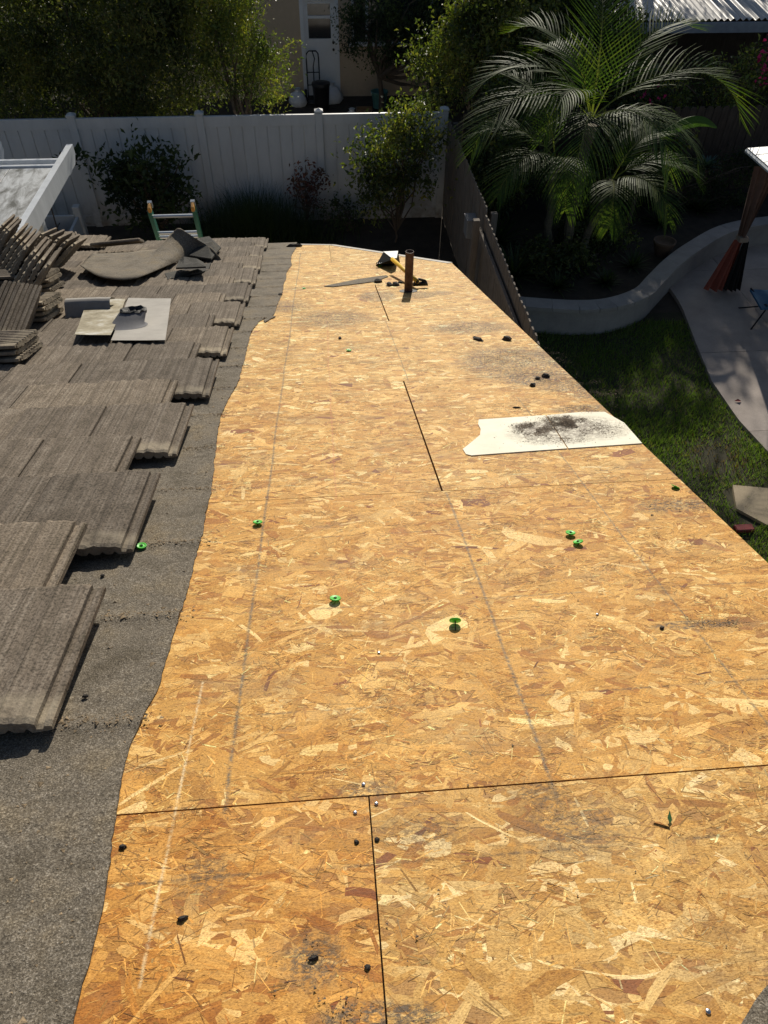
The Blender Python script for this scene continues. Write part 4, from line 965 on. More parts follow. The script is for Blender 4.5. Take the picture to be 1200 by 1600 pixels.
# ------------------------------------------------------------------ retaining wall and bed
WC = [(2.45, 9.86), (2.96, 9.70), (3.72, 9.56), (4.25, 9.60), (4.78, 9.86), (5.14, 10.26), (5.60, 10.78), (6.16, 11.30), (6.97, 11.90), (7.9, 12.18), (9.2, 12.3), (10.9, 12.3)]
def catmull(P, n):
    out = []
    for i in range(len(P) - 1):
        p0, p1, p2, p3 = P[max(0, i - 1)], P[i], P[i + 1], P[min(len(P) - 1, i + 2)]
        for k in range(n):
            t = k / n; out.append(tuple(0.5 * (2 * p1[j] + (p2[j] - p0[j]) * t + (2 * p0[j] - 5 * p1[j] + 4 * p2[j] - p3[j]) * t * t + (3 * p1[j] - p0[j] - 3 * p2[j] + p3[j]) * t ** 3) for j in range(2)))
    return out + [P[-1]]
WL = catmull(WC, 8)
def offs(L, d):
    o = []
    for i in range(len(L)):
        a, b = L[max(0, i - 1)], L[min(len(L) - 1, i + 1)]; dx, dy = b[0] - a[0], b[1] - a[1]; l = math.hypot(dx, dy)
        o.append((L[i][0] - dy / l * d, L[i][1] + dx / l * d))
    return o
rw = thing('retaining_wall', 'low curved rendered garden wall holding the planted bed', 'wall', T(4.8, 10, 0))
def strip(L, d0, d1, z0, z1):
    A_, B_ = offs(L, d0), offs(L, d1); mb = MB(); n = len(L)
    vs = [(p[0], p[1], z0) for p in A_] + [(p[0], p[1], z1) for p in A_] + [(p[0], p[1], z1) for p in B_] + [(p[0], p[1], z0) for p in B_]
    fs = []
    for i in range(n - 1):
        for q in range(4):
            a, b = q * n, ((q + 1) % 4) * n; fs.append((a + i, a + i + 1, b + i + 1, b + i))
    fs += [(0, n, 2 * n, 3 * n), (n - 1, 4 * n - 1, 3 * n - 1, 2 * n - 1)]
    return mb.add(vs, fs)
strip(WL, -0.10, 0.10, 0, 0.405).build('wall_body', M['wallstone'], parent=rw)
for i in range(0, len(WL) - 1, 4):
    seg = WL[i:i + 5]
    if len(seg) > 1:
        a, b = seg[0], seg[1]; l = math.hypot(b[0] - a[0], b[1] - a[1]); f = 0.003 / l; seg = [(a[0] + (b[0] - a[0]) * f, a[1] + (b[1] - a[1]) * f)] + seg[1:]
        strip(seg, -0.145, 0.135, 0.407, 0.465).build('cap_stone', M['wallstone'], parent=rw)
mb = MB(); n = len(WL); top = offs(WL, 0.09)
mb.add([(p[0], p[1], 0.33) for p in top] + [(p[0], 13.8, 0.34) for p in top], [(i, i + 1, n + i + 1, n + i) for i in range(n - 1)])
structure('planting_bed', mb, M['soil'])
st = MB(); st.prism([(4.62, 5.66), (4.86, 5.38), (5.25, 5.5), (5.2, 5.95), (4.74, 6.05)], 0.0, 0.05); tag(st.build('stepping_stone', M['stone']), 'tan stepping stone set in the lawn at the right edge', 'stepping stone')
mb = MB(); mb.bbox(4.47, 4.68, 5.30, 5.40, 0.02, 0.07, 0.01); tag(mb.build('red_toy', M['red']), 'small red object lying in the grass below the roof edge', 'toy')

# ------------------------------------------------------------------ gazebo at right
gz = thing('gazebo', 'gazebo corner with slatted light roof and tied brown curtain at right edge', 'gazebo', T(8, 9, 0))
GX0, GX1, GY0, GY1, GZ = 6.28, 9.4, 7.6, 10.92, 2.10
for (x, y) in ((6.50, 10.62), (9.15, 10.62), (6.50, 7.85), (9.15, 7.85)): MB().bbox(x - 0.035, x + 0.035, y - 0.035, y + 0.035, 0.06, 2.06, 0.004).build('post', M['blacksteel'], parent=gz)
cx, cy, cz = (GX0 + GX1) / 2, (GY0 + GY1) / 2, GZ + 0.75
for (a, b) in (((GX0, GY1), (GX1, GY1)), ((GX1, GY1), (GX1, GY0)), ((GX1, GY0), (GX0, GY0)), ((GX0, GY0), (GX0, GY1))):
    ax_, ay_ = a; bx_, by_ = b
    MB().tube([(ax_, ay_, GZ), (bx_, by_, GZ)], 0.028, 6).build('eave_beam', M['alu'], parent=gz)
    n = 12
    for i in range(n):
        t0, t1 = (i + 0.04) / n, (i + 0.96) / n
        p0 = Vector((ax_ + (bx_ - ax_) * t0, ay_ + (by_ - ay_) * t0, GZ + 0.03)); p1 = Vector((ax_ + (bx_ - ax_) * t1, ay_ + (by_ - ay_) * t1, GZ + 0.03)); c = Vector((cx, cy, cz))
        q0, q1 = p0.lerp(c, 0.90), p1.lerp(c, 0.90); nn = Vector((0, 0, 0.012))
        MB().add([p0, p1, q1, q0, p0 + nn, p1 + nn, q1 + nn, q0 + nn], [(0, 3, 2, 1), (4, 5, 6, 7), (0, 1, 5, 4), (1, 2, 6, 5), (2, 3, 7, 6), (3, 0, 4, 7)]).build('roof_slat', M['paint'], parent=gz)
def drape(x, y, zt, zb, wt, wb, name, m, ph=0.0, sw=0.0):
    mb = MB()
    def fn(a_, b_):
        wv = wt + (wb - wt) * b_; z = zt + (zb - zt) * b_
        xx = x + (a_ - 0.5) * wv + sw * b_; yy = y + 0.045 * math.sin(a_ * 22 + ph) * (0.4 + b_ * 0.6) + 0.03 * math.sin(a_ * 9)
        return (xx, yy, z)
    mb.grid(fn, 36, 12); k = len(mb.v); return mb.build(name, m, parent=gz, smooth=True)
drape(6.46, 10.52, 2.02, 0.98, 0.42, 0.12, 'curtain_top', M['fabric_brown'])
drape(6.42, 10.52, 0.92, 0.08, 0.12, 0.40, 'curtain_skirt', M['fabric_red'], 1.0, -0.08)
drape(6.52, 10.46, 0.92, 0.10, 0.08, 0.26, 'netting', M['fabric_dark'], 2.0, 0.06)
MB().bbox(6.40, 6.54, 10.44, 10.60, 0.915, 0.985, 0.01).build('tie_back', M['tan_strap'], parent=gz)
ch = thing('folding_chair', 'blue cloth camp chair with black legs at the right frame edge', 'chair', T(6.75, 9.7, 0.06))
MB().add([(6.52, 9.45, .36), (7.05, 9.45, .38), (7.05, 9.95, .36), (6.55, 9.95, .40), (6.52, 9.45, .33), (7.05, 9.45, .35), (7.05, 9.95, .33), (6.55, 9.95, .37)], [(0, 1, 2, 3), (7, 6, 5, 4), (0, 4, 5, 1), (1, 5, 6, 2), (2, 6, 7, 3), (3, 7, 4, 0)]).build('seat', M['blue'], parent=ch)
MB().add([(7.05, 9.45, .4), (7.05, 9.95, .4), (7.2, 9.97, .9), (7.2, 9.43, .9), (7.08, 9.45, .4), (7.08, 9.95, .4), (7.23, 9.97, .9), (7.23, 9.43, .9)], [(0, 1, 2, 3), (7, 6, 5, 4), (0, 4, 5, 1), (1, 5, 6, 2), (2, 6, 7, 3), (3, 7, 4, 0)]).build('backrest', M['blue'], parent=ch)
for a, b in (((6.42, 9.35, .06), (7.05, 9.93, .42)), ((6.95, 9.35, .06), (6.55, 9.95, .42)), ((6.50, 9.98, .06), (7.0, 9.45, .42)), ((7.1, 9.98, .06), (6.55, 9.45, .42))):
    MB().tube([a, b], 0.012, 6).build('leg', M['blacksteel'], parent=ch)
for lab, x, y in (('red fallen leaf on the sunlit concrete path', 5.52, 7.62), ('red fallen leaf on the path edge at the right frame', 5.62, 6.66)):
    mb = MB(); mb.add([(0, 0, 0.004), (0.04, 0.03, 0.018), (0.1, 0.0, 0.008), (0.04, -0.03, 0.02)], [(0, 1, 2), (0, 2, 3)])
    tag(mb.build('fallen_leaf', M['red'], T(x, y, 0.064) @ RZ(random.uniform(0, 360))), lab, 'leaf', 'red leaves on the path')

# ------------------------------------------------------------------ neighbour's house and yard
HY = 20.9
hn = thing('neighbour_house', 'beige stucco house behind the fence with white door and dark window', 'house', T(0, 23, 0))
mb = MB(); xs_ = [-9, -0.26, 0.72, 0.98, 3.6, 9]
segs = [(-9, -0.262, 0, 3.1), (-0.262, 0.662, 2.16, 3.1), (0.662, 0.98, 0, 3.1), (0.98, 3.56, 0, 1.20), (0.98, 3.56, 2.5, 3.1), (3.56, 9, 0, 3.1)]
for a, b, z0, z1 in segs: mb.box(a, b, HY, HY + 0.2, z0, z1)
mb.box(-9, 9, HY + 5.8, HY + 6, 0, 3.1); mb.box(-9, -8.8, HY + 0.2, HY + 5.8, 0, 3.1); mb.box(8.8, 9, HY + 0.2, HY + 5.8, 0, 3.1)
mb.build('wall', M['stucco'], parent=hn)
mb = MB(); mb.prism([(HY - 0.5, 3.02), (HY + 3, 4.2), (HY + 6.5, 3.02), (HY + 6.5, 3.14), (HY + 3, 4.33), (HY - 0.5, 3.14)], -9.3, 9.3, Matrix(((0, 0, 1, 0), (1, 0, 0, 0), (0, 1, 0, 0), (0, 0, 0, 1))))
mb.build('roof', M['tile'], parent=hn)
mb = MB(); mb.box(-0.262, -0.17, HY - 0.03, HY + 0.1, 0, 2.16); mb.box(0.57, 0.662, HY - 0.03, HY + 0.1, 0, 2.16); mb.box(-0.17, 0.57, HY - 0.03, HY + 0.1, 2.07, 2.16); fr = mb.build('door_frame', M['paint'], parent=hn)
mb = MB(); mb.box(-0.168, 0.568, HY + 0.02, HY + 0.07, 0.03, 1.28); mb.box(-0.168, -0.07, HY + 0.02, HY + 0.07, 1.282, 2.068); mb.box(0.47, 0.568, HY + 0.02, HY + 0.07, 1.282, 2.068); mb.box(-0.07, 0.47, HY + 0.02, HY + 0.07, 2.0, 2.068)
dr = mb.build('door', M['paint'], parent=hn)
MB().box(-0.07, 0.47, HY + 0.04, HY + 0.05, 1.282, 2.0).build('window_pane', M['glass'], parent=dr)
MB().box(-0.07, 0.47, HY + 0.01, HY + 0.039, 1.70, 1.76).build('sash', M['paint'], parent=dr)
for z in (1.20, 1.05): MB().tube([(0.52, HY + 0.02, z), (0.52, HY - 0.04, z)], [0.03, 0.028], 8).build('knob', M['blacksteel'], parent=dr)
wn = MB(); wn.box(0.98, 3.56, HY + 0.12, HY + 0.14, 1.2, 2.5); wn = wn.build('window', M['glass'], parent=hn)
for x in (1.0, 1.35, 2.92, 3.48): MB().box(x - 0.03, x + 0.03, HY + 0.05, HY + 0.118, 1.24, 2.5).build('mullion', M['paint'], parent=wn)
MB().bbox(0.9, 3.64, HY - 0.06, HY - 0.002, 1.12, 1.20, 0.006).build('sill', M['paint'], parent=wn)
ht = thing('hand_truck', 'black steel hand truck leaning on the white door', 'hand truck', T(0, 20.5, 0))
MB().tube([(-0.16, 20.55, 0.02), (-0.16, 20.68, 0.9), (-0.15, 20.7, 1.02), (-0.09, 20.72, 1.07), (0.08, 20.72, 1.07), (0.13, 20.7, 1.02), (0.14, 20.68, 0.9), (0.14, 20.55, 0.02)], 0.016, 8).build('frame', M['blacksteel'], parent=ht)
for z in (0.35, 0.62): MB().tube([(-0.16, 20.58 + 0.14 * z, z), (0.14, 20.58 + 0.14 * z, z)], 0.012, 6).build('crossbar', M['blacksteel'], parent=ht)
MB().tube([(-0.01, 20.72, 1.07), (0.04, 20.66, 0.92), (0.0, 20.64, 0.75), (0.0, 20.6, 0.3)], 0.014, 6).build('handle', M['blacksteel'], parent=ht)
MB().box(-0.18, 0.16, 20.25, 20.55, 0.02, 0.035).build('toe_plate', M['blacksteel'], parent=ht)
for x in (-0.22, 0.2):
    mm = T(x, 20.62, 0.13) @ RY(90); MB().lathe([(0.03, -0.03), (0.11, -0.035), (0.13, -0.02), (0.13, 0.02), (0.11, 0.035), (0.03, 0.03)], 16).build('wheel', M['black'], mm, ht)
def bag(x, y, s, lab, seed):
    vs = []; mb = MB()
    for j in range(7):
        t = j / 6; r_ = s * (0.9, 1.05, 1.0, 0.85, 0.6, 0.25, 0.38)[j]
        for i in range(10):
            a = 2 * math.pi * i / 10; k = 1 + 0.2 * mnoise.noise(Vector((math.cos(a) * 1.5 + seed, math.sin(a) * 1.5, j * 0.6))); vs.append((x + r_ * k * math.cos(a), y + r_ * k * math.sin(a), (0.0, 0.25, 0.55, 0.95, 1.25, 1.42, 1.7)[j] * s))
    mb.add(vs, [(j * 10 + i, j * 10 + (i + 1) % 10, (j + 1) * 10 + (i + 1) % 10, (j + 1) * 10 + i) for j in range(6) for i in range(10)])
    tag(mb.build('plastic_bag', M['bag'], smooth=True), lab, 'bag', 'white bags in the neighbouring yard')
bag(-0.42, 20.3, 0.22, 'white bag left of the hand truck against the door wall', 1); bag(0.42, 20.5, 0.26, 'crumpled white bag right of the hand truck', 4); bag(0.85, 18.9, 0.19, 'white bag beside the brown box near the fence', 8)
bn = thing('bin', 'dark round bin standing in front of the white door', 'bin', T(0.15, 20.0, 0))
mb = MB(); mb.lathe([(0.17, 0.0), (0.21, 0.5), (0.22, 0.52), (0.22, 0.55), (0.20, 0.55), (0.17, 0.05), (0, 0.05)], 20, (0.16, 19.95, 0)); mb.build('bin_body', M['blacksteel'], parent=bn, smooth=True)
mb = MB(); mb.lathe([(0.225, 0.555), (0.22, 0.59), (0.1, 0.62), (0, 0.625)], 20, (0.16, 19.95, 0)); mb.build('lid', M['blacksteel'], parent=bn)
bk_ = thing('bucket', 'teal plastic bucket on the ground beyond the fence', 'bucket', T(1.6, 19.9, 0))
mb = MB(); mb.lathe([(0.15, 0.03), (0.20, 0.38), (0.215, 0.385), (0.215, 0.40), (0.19, 0.40), (0.14, 0.05), (0.0, 0.05)], 20, (1.58, 19.9, 0)); mb.build('bucket_body', M['teal'], parent=bk_, smooth=True)
MB().tube([(1.58 + 0.21 * math.cos(t), 19.9 - 0.1 * math.sin(t), 0.39 - 0.12 * math.sin(t)) for t in [math.pi * i / 10 for i in range(11)]], 0.006, 5).build('handle', M['steel'], parent=bk_)
cb = MB(); cb.bbox(0.95, 1.32, 18.7, 19.0, 0, 0.34, 0.01); cb.add([(0.95, 18.7, 0.342), (1.32, 18.7, 0.342), (1.30, 18.58, 0.46), (0.97, 18.58, 0.46)], [(0, 1, 2, 3)]); tag(cb.build('cardboard_box', M['cardboard']), 'open brown box beside a white bag beyond the fence', 'box')

# corrugated roof at upper right
cr = thing('corrugated_shelter', 'neighbouring shelter with pale corrugated roof at upper right', 'shelter', T(9, 18, 0))
n = 190; X0, X1 = 5.75, 13.5; mb = MB()
def corr(a_, b_): x = X0 + (X1 - X0) * a_; return (x, 16.9 + 3.6 * b_, 2.46 + 0.45 * b_ + 0.022 * math.sin(a_ * (X1 - X0) * 2 * math.pi / 0.13))
for i in range(8):
    a0, a1 = i / 8, (i + 1) / 8
    mb = MB(); mb.grid(lambda a_, b_: corr(a0 + (a1 - a0) * a_ * 1.02, b_)[:2] + (corr(a0 + (a1 - a0) * a_ * 1.02, b_)[2] + 0.004 * (i % 2),), 60, 2); k = len(mb.v)
    mb.v += [(x, y, z - 0.003) for x, y, z in mb.v]; mb.f += [tuple(q + k for q in f[::-1]) for f in mb.f]
    mb.build('roof_sheet', M['corr'], parent=cr)
MB().bbox(5.75, 13.5, 16.86, 16.94, 2.24, 2.42, 0.006).build('fascia', plain('grey_fascia', (0.30, 0.30, 0.32), 0.6), parent=cr)
MB().bbox(5.75, 13.5, 20.3, 20.38, 2.66, 2.82, 0.006).build('fascia', M['paint'], parent=cr)
for x in (5.9, 9.4, 13.3):
    for y, z in ((16.98, 2.24), (20.2, 2.66)): MB().bbox(x - 0.06, x + 0.06, y + 0.0, y + 0.12, 0, z, 0.006).build('post', M['dark_wood'], parent=cr)

MB().box(5.75, 13.5, 20.1, 20.16, 0, 2.7).build('shading_back_wall', M['dark_wood'], parent=cr)  # dark wall added to keep the space under the roof in shade
MB().box(5.76, 5.80, 17.2, 20.099, 0, 2.4).build('shading_side_wall', M['dark_wood'], parent=cr)  # added likewise, to shade the shelter from its left side
# ------------------------------------------------------------------ vegetation
def leaf_cloud(P, size, aspect, cols, m, name, parent=None, kind=None, droop=0.35, up=0.35, jit=0.25, world=Matrix.Identity(4)):
    N = len(P); d = rng.normal(0, 1, (N, 3)); d[:, 2] -= droop; d /= np.linalg.norm(d, axis=1)[:, None]
    nr = rng.normal(0, 1, (N, 3)); nr[:, 2] += up * 3; s = np.cross(d, nr); s /= np.linalg.norm(s, axis=1)[:, None] + 1e-9; nn = np.cross(s, d)
    L = size * rng.lognormal(0, jit, N); W = L * aspect
    base = P; tip = P + d * L[:, None]; mid = P + d * (L * 0.45)[:, None]
    fold = nn * (W * 0.22)[:, None]
    a = mid + s * (W / 2)[:, None] + fold; b = mid - s * (W / 2)[:, None] + fold
    tip = tip - nn * (L * rng.uniform(0, 0.18, N))[:, None]
    V = np.stack([base, a, tip, base, tip, b], 1).reshape(-1, 3)
    ci = rng.integers(0, len(cols), N); c = np.asarray(cols)[ci] * rng.normal(1, 0.16, (N, 1))
    cl = np.array([mnoise.noise(Vector((p[0] * 1.9, p[1] * 1.9, p[2] * 1.9))) for p in P]); c = c * np.clip(1.05 + 1.1 * cl, 0.45, 1.9)[:, None] * np.stack([1 + 0.25 * cl, np.ones(N), 1 - 0.2 * cl], 1)
    me = np_mesh(name, V, [3] * (2 * N), m, np.clip(np.repeat(c, 6, 0), 0.004, 0.9))
    o = inst(name, me, world, parent)
    if kind: o['kind'] = kind
    return o
def clusters(ells, K, per, spread, shell=0.55):
    """points in leaf clumps through the volume of several ellipsoids"""
    vol = np.array([e[3] * e[4] * e[5] for e in ells]); vol = vol / vol.sum(); C = []; P = []
    for e, f in zip(ells, vol):
        for _ in range(max(1, int(K * f))):
            d = rng.normal(0, 1, 3); d /= np.linalg.norm(d); r = rng.uniform(shell, 1.0) ** 0.6 if rng.random() < 0.8 else rng.random()
            C.append(np.array(e[:3]) + d * r * np.array(e[3:6]))
    for c in C:
        n = int(per * rng.uniform(0.4, 1.5)); s = spread * rng.uniform(0.6, 1.4)
        P.append(c + rng.normal(0, 1, (n, 3)) * s * np.array((1, 1, 0.8)))
    return C, np.concatenate(P)
def limbs(base, C, r0, nmax, name, parent, m=None, wob=0.12):
    mb = MB(); base = Vector(base)
    for c in (random.sample(C, min(nmax, len(C)))):
        c = Vector(c); pts = [base]; k = 5
        for i in range(1, k + 1):
            t = i / k; p = base.lerp(c, t); p.z += (c.z - base.z) * 0.18 * math.sin(math.pi * t)
            pts.append(p + Vector((random.uniform(-1, 1), random.uniform(-1, 1), random.uniform(-.6, .6))) * wob * (1 - 0.4 * t) * (i < k))
        mb.tube(pts, [r0 * (1 - 0.86 * i / k) * random.uniform(0.4, 0.8) + 0.004 for i in range(k + 1)], 5, False)
    return mb.build(name, m or M['bark'], parent=parent)
GREEN = [(0.080, 0.104, 0.034), (0.105, 0.125, 0.038), (0.068, 0.088, 0.032), (0.145, 0.145, 0.05), (0.092, 0.098, 0.042)]
DARK = [(0.04, 0.062, 0.022), (0.05, 0.072, 0.026), (0.034, 0.052, 0.02)]
LIGHT = [(0.13, 0.165, 0.038), (0.165, 0.19, 0.046), (0.095, 0.13, 0.035), (0.20, 0.19, 0.05)]
def tree(name, label, cat, base, ells, K, per, spread, size, aspect, cols, trunk_r, nlimb, group=None, m='leaf', fork=0.8, **kw):
    t = thing(name, label, cat, T(*base), group)
    C, P = clusters(ells, K, per, spread)
    P = P[P[:, 2] > base[2] + 0.05]
    f = Vector(base) + Vector((random.uniform(-.1, .1), random.uniform(-.1, .1), fork))
    MB().tube([base, Vector(base).lerp(f, 0.5) + Vector((0.03, 0.02, 0)), f], [trunk_r * 1.25, trunk_r, trunk_r * 0.9], 9).build('trunk', M['bark'], parent=t)
    limbs(f, C, trunk_r, nlimb, 'branches', t)
    leaf_cloud(P, size, aspect, cols, M[m], 'crown', t, **kw)
    return t
tree('broadleaf_tree', 'dense dark small-leaved tree filling the upper left behind the white fence', 'tree', (-3.9, 15.4, 0),
     [(-4.2, 15.4, 3.3, 2.3, 1.2, 1.6), (-2.9, 15.3, 2.6, 1.5, 1.1, 1.3), (-5.8, 15.5, 2.8, 1.6, 1.1, 1.5), (-2.3, 15.7, 3.4, 1.3, 1.0, 1.1), (-4.2, 15.3, 1.9, 2.4, 0.9, 0.7)],
     1900, 58, 0.17, 0.066, 0.42, GREEN, 0.07, 30)
tree('broadleaf_tree', 'lighter yellow-green small tree at the right end of the dark tree, before the beige wall', 'tree', (-1.2, 14.7, 0),
     [(-1.35, 14.7, 2.5, 0.60, 0.5, 0.75), (-0.85, 14.7, 2.15, 0.45, 0.4, 0.45), (-1.4, 14.8, 3.3, 0.6, 0.5, 0.6), (-0.55, 14.65, 2.6, 0.25, 0.2, 0.12), (-0.5, 14.65, 2.1, 0.22, 0.2, 0.1)], 300, 40, 0.11, 0.062, 0.38, LIGHT, 0.035, 14, fork=1.2)
tree('broadleaf_tree', 'loose tree with sunlit leaves behind the fence, left of the palm', 'tree', (3.0, 14.9, 0),
     [(3.1, 14.8, 2.5, 1.0, 0.7, 0.75), (3.4, 14.9, 3.3, 0.9, 0.7, 0.7), (2.2, 14.6, 2.5, 0.55, 0.4, 0.35), (2.2, 14.3, 1.85, 0.6, 0.3, 0.25), (3.9, 14.4, 2.3, 0.8, 0.4, 0.6)], 420, 42, 0.14, 0.078, 0.50, LIGHT + GREEN, 0.05, 22)
tree('broadleaf_tree', 'dark evergreen mass behind the palm at upper right', 'tree', (4.6, 15.6, 0),
     [(4.6, 15.6, 2.6, 1.2, 0.7, 1.1), (5.6, 15.5, 2.2, 1.0, 0.6, 0.7), (4.2, 15.6, 3.5, 0.9, 0.6, 0.5), (5.6, 14.5, 1.9, 0.9, 0.35, 0.5)], 480, 55, 0.15, 0.08, 0.45, DARK + GREEN, 0.08, 30)
tree('climbing_shrub', 'dark bushy shrub growing before the neighbouring window', 'shrub', (1.6, 19.6, 0),
     [(1.5, 19.6, 1.75, 0.75, 0.5, 0.75), (2.5, 19.6, 1.7, 0.8, 0.5, 0.75), (3.2, 19.5, 0.9, 0.8, 0.5, 0.6)], 210, 55, 0.16, 0.075, 0.42, DARK, 0.06, 26)
# plants along the fence inside the yard
tree('shrub', 'tall leggy green shrub in front of the white fence right of middle', 'shrub', (1.3, 12.7, 0),
     [(1.2, 12.7, 1.5, 0.66, 0.30, 0.55), (1.5, 12.8, 2.1, 0.35, 0.25, 0.28), (0.9, 12.65, 1.1, 0.36, 0.22, 0.40), (1.6, 12.75, 1.75, 0.50, 0.30, 0.35), (1.55, 12.7, 1.05, 0.36, 0.2, 0.35), (0.95, 12.7, 0.7, 0.3, 0.2, 0.3)], 230, 24, 0.11, 0.072, 0.52, LIGHT + GREEN, 0.018, 22, fork=0.2)
tree('shrub', 'dark large-leaved shrub in front of the white fence at left', 'shrub', (-2.9, 12.95, 0),
     [(-2.85, 12.9, 0.85, 0.70, 0.3, 0.55), (-3.3, 12.9, 1.2, 0.45, 0.22, 0.30), (-2.5, 12.9, 1.35, 0.30, 0.2, 0.36), (-2.95, 12.9, 1.45, 0.16, 0.15, 0.36), (-3.8, 12.9, 1.55, 0.32, 0.12, 0.12)], 190, 15, 0.11, 0.105, 0.46, DARK, 0.025, 30, fork=0.25, droop=-0.3)
tree('shrub', 'small sparse reddish shrub against the white fence', 'shrub', (-0.18, 13.3, 0),
     [(-0.2, 13.3, 0.75, 0.30, 0.16, 0.42)], 34, 14, 0.07, 0.07, 0.5, [(0.09, 0.035, 0.03), (0.07, 0.04, 0.03), (0.13, 0.06, 0.05)], 0.014, 16, fork=0.2)
tree('shrub', 'low dark bush between the red shrub and the tall shrub', 'shrub', (0.45, 13.2, 0),
     [(0.4, 13.2, 0.3, 0.45, 0.25, 0.28)], 40, 22, 0.09, 0.06, 0.45, DARK, 0.014, 10, fork=0.1)
# arching grassy clump
gp_ = thing('grass_clump', 'dark arching grassy clump below the white fence, behind the ladder', 'plant', T(-1.1, 12.9, 0))
V = []; C_ = []; cnt = []
for _ in range(5200):
    bx_, by_ = random.gauss(-1.25, 0.60), random.gauss(12.8, 0.25); L = random.uniform(0.35, 1.0) * (1.15 - min(0.6, abs(bx_ + 1.15) * 0.5)); a = random.uniform(0, 6.28); lean = random.uniform(0.2, 0.8)
    dx, dy = math.cos(a) * lean, math.sin(a) * lean; wd = 0.006; sx, sy = -math.sin(a) * wd, math.cos(a) * wd; pr = (bx_, by_, 0.02); c = random.choice(DARK)
    for k in range(1, 4):
        t = k / 3; q = (bx_ + dx * L * t, by_ + dy * L * t, 0.02 + L * (t * 1.1 - 0.55 * lean * t * t)); w0, w1 = 1 - (k - 1) / 3.2, 1 - k / 3.2
        V += [(pr[0] - sx * w0, pr[1] - sy * w0, pr[2]), (pr[0] + sx * w0, pr[1] + sy * w0, pr[2]), (q[0] + sx * w1, q[1] + sy * w1, q[2]), (q[0] - sx * w1, q[1] - sy * w1, q[2])]; C_ += [c] * 4; cnt.append(4); pr = q
tag(inst('blades', np_mesh('blades', V, cnt, M['grass'], np.array(C_)), Matrix.Identity(4), gp_), kind='stuff')
# palm with arching feather fronds
def frond_mesh(L, droop, nl, lw, hang, seed, cols, roll=0.0):
    """local: starts at the origin, runs along +x, rises along z"""
    r = random.Random(seed); V = []; C_ = []; cnt = []; n = 26; pts = []; p = Vector((0, 0, 0)); ang = 0.0
    for i in range(n + 1):
        pts.append(p.copy()); t = i / n; ang = -droop * t ** 1.35; p = p + Vector((math.cos(ang), 0, math.sin(ang))) * (L / n)
    def addq(a, b, c, d, col): V.extend([a, b, c, d]); C_.extend([col] * 4); cnt.append(4)
    for i in range(n):
        w0, w1 = 0.014 * (1 - i / n) + 0.003, 0.014 * (1 - (i + 1) / n) + 0.003; a, b = pts[i], pts[i + 1]; u_ = Vector((0, 0, 1))
        for sg_ in (1, -1):
            addq(a + Vector((0, sg_ * w0, 0)), b + Vector((0, sg_ * w1, 0)), b + u_ * w1, a + u_ * w0, (0.16, 0.17, 0.06))
    for i in range(nl):
        t = 0.14 + 0.86 * (i + 0.5) / nl; f = t * n; k = min(n - 1, int(f)); base = pts[k].lerp(pts[k + 1], f - k); ta = (pts[k + 1] - pts[k]).normalized(); nz = Vector((-ta.z, 0, ta.x))
        ll = lw * (0.35 + 1.0 * math.sin(math.pi * min(1, t * 0.80 + 0.16)) ) * r.uniform(0.9, 1.08)
        for sg_ in (1, -1):
            d = (ta * (0.45 + 0.75 * t) + Vector((0, sg_, 0)) * (1.0 - 0.25 * t) + nz * (0.35 - hang * 0.4 + r.uniform(-.1, .1))).normalized()
            q = base; wv = ta.cross(d).normalized().cross(d).normalized() * 0.0095; pr = q; c = Vector(r.choice(cols)) * r.uniform(0.85, 1.15)
            for s in range(1, 5):
                d2 = (d + Vector((0, 0, -1)) * hang * 0.33 * s * s * 0.25).normalized(); q2 = pr + d2 * (ll / 4); wa, wb = (0.55, 1, 0.9, 0.6)[s - 1], (1, 0.9, 0.6, 0.05)[s - 1]
                addq(pr - wv * wa, pr + wv * wa, q2 + wv * wb, q2 - wv * wb, tuple(c)); pr = q2
    return np_mesh('frond', [tuple(x) for x in V], cnt, M['palm'], np.array(C_))
palm = thing('palm_tree', 'feather palm with arching glossy fronds in the bed at right', 'palm', T(4.0, 11.4, 0.33))
PG = [(0.06, 0.10, 0.026), (0.08, 0.125, 0.03), (0.05, 0.08, 0.022), (0.11, 0.14, 0.035)]
CROWN = Vector((4.0, 11.35, 2.42))
trunks = [((4.0, 11.4, 0.3), (4.02, 11.36, 2.35), 0.075), ((3.72, 11.45, 0.3), (3.55, 11.3, 1.9), 0.06), ((4.22, 11.3, 0.3), (4.45, 11.2, 1.6), 0.055)]
for a, b, r_ in trunks:
    a, b = Vector(a), Vector(b); pts = [a.lerp(b, i / 14) + Vector((0.02 * math.sin(i), 0, 0)) for i in range(15)]
    MB().tube(pts, [r_ * (1.15 if i % 2 else 0.95) for i in range(15)], 10).build('trunk', M['palm_bark'], parent=palm)
K2, K3 = Vector((3.55, 11.3, 1.9)), Vector((4.45, 11.2, 1.6))
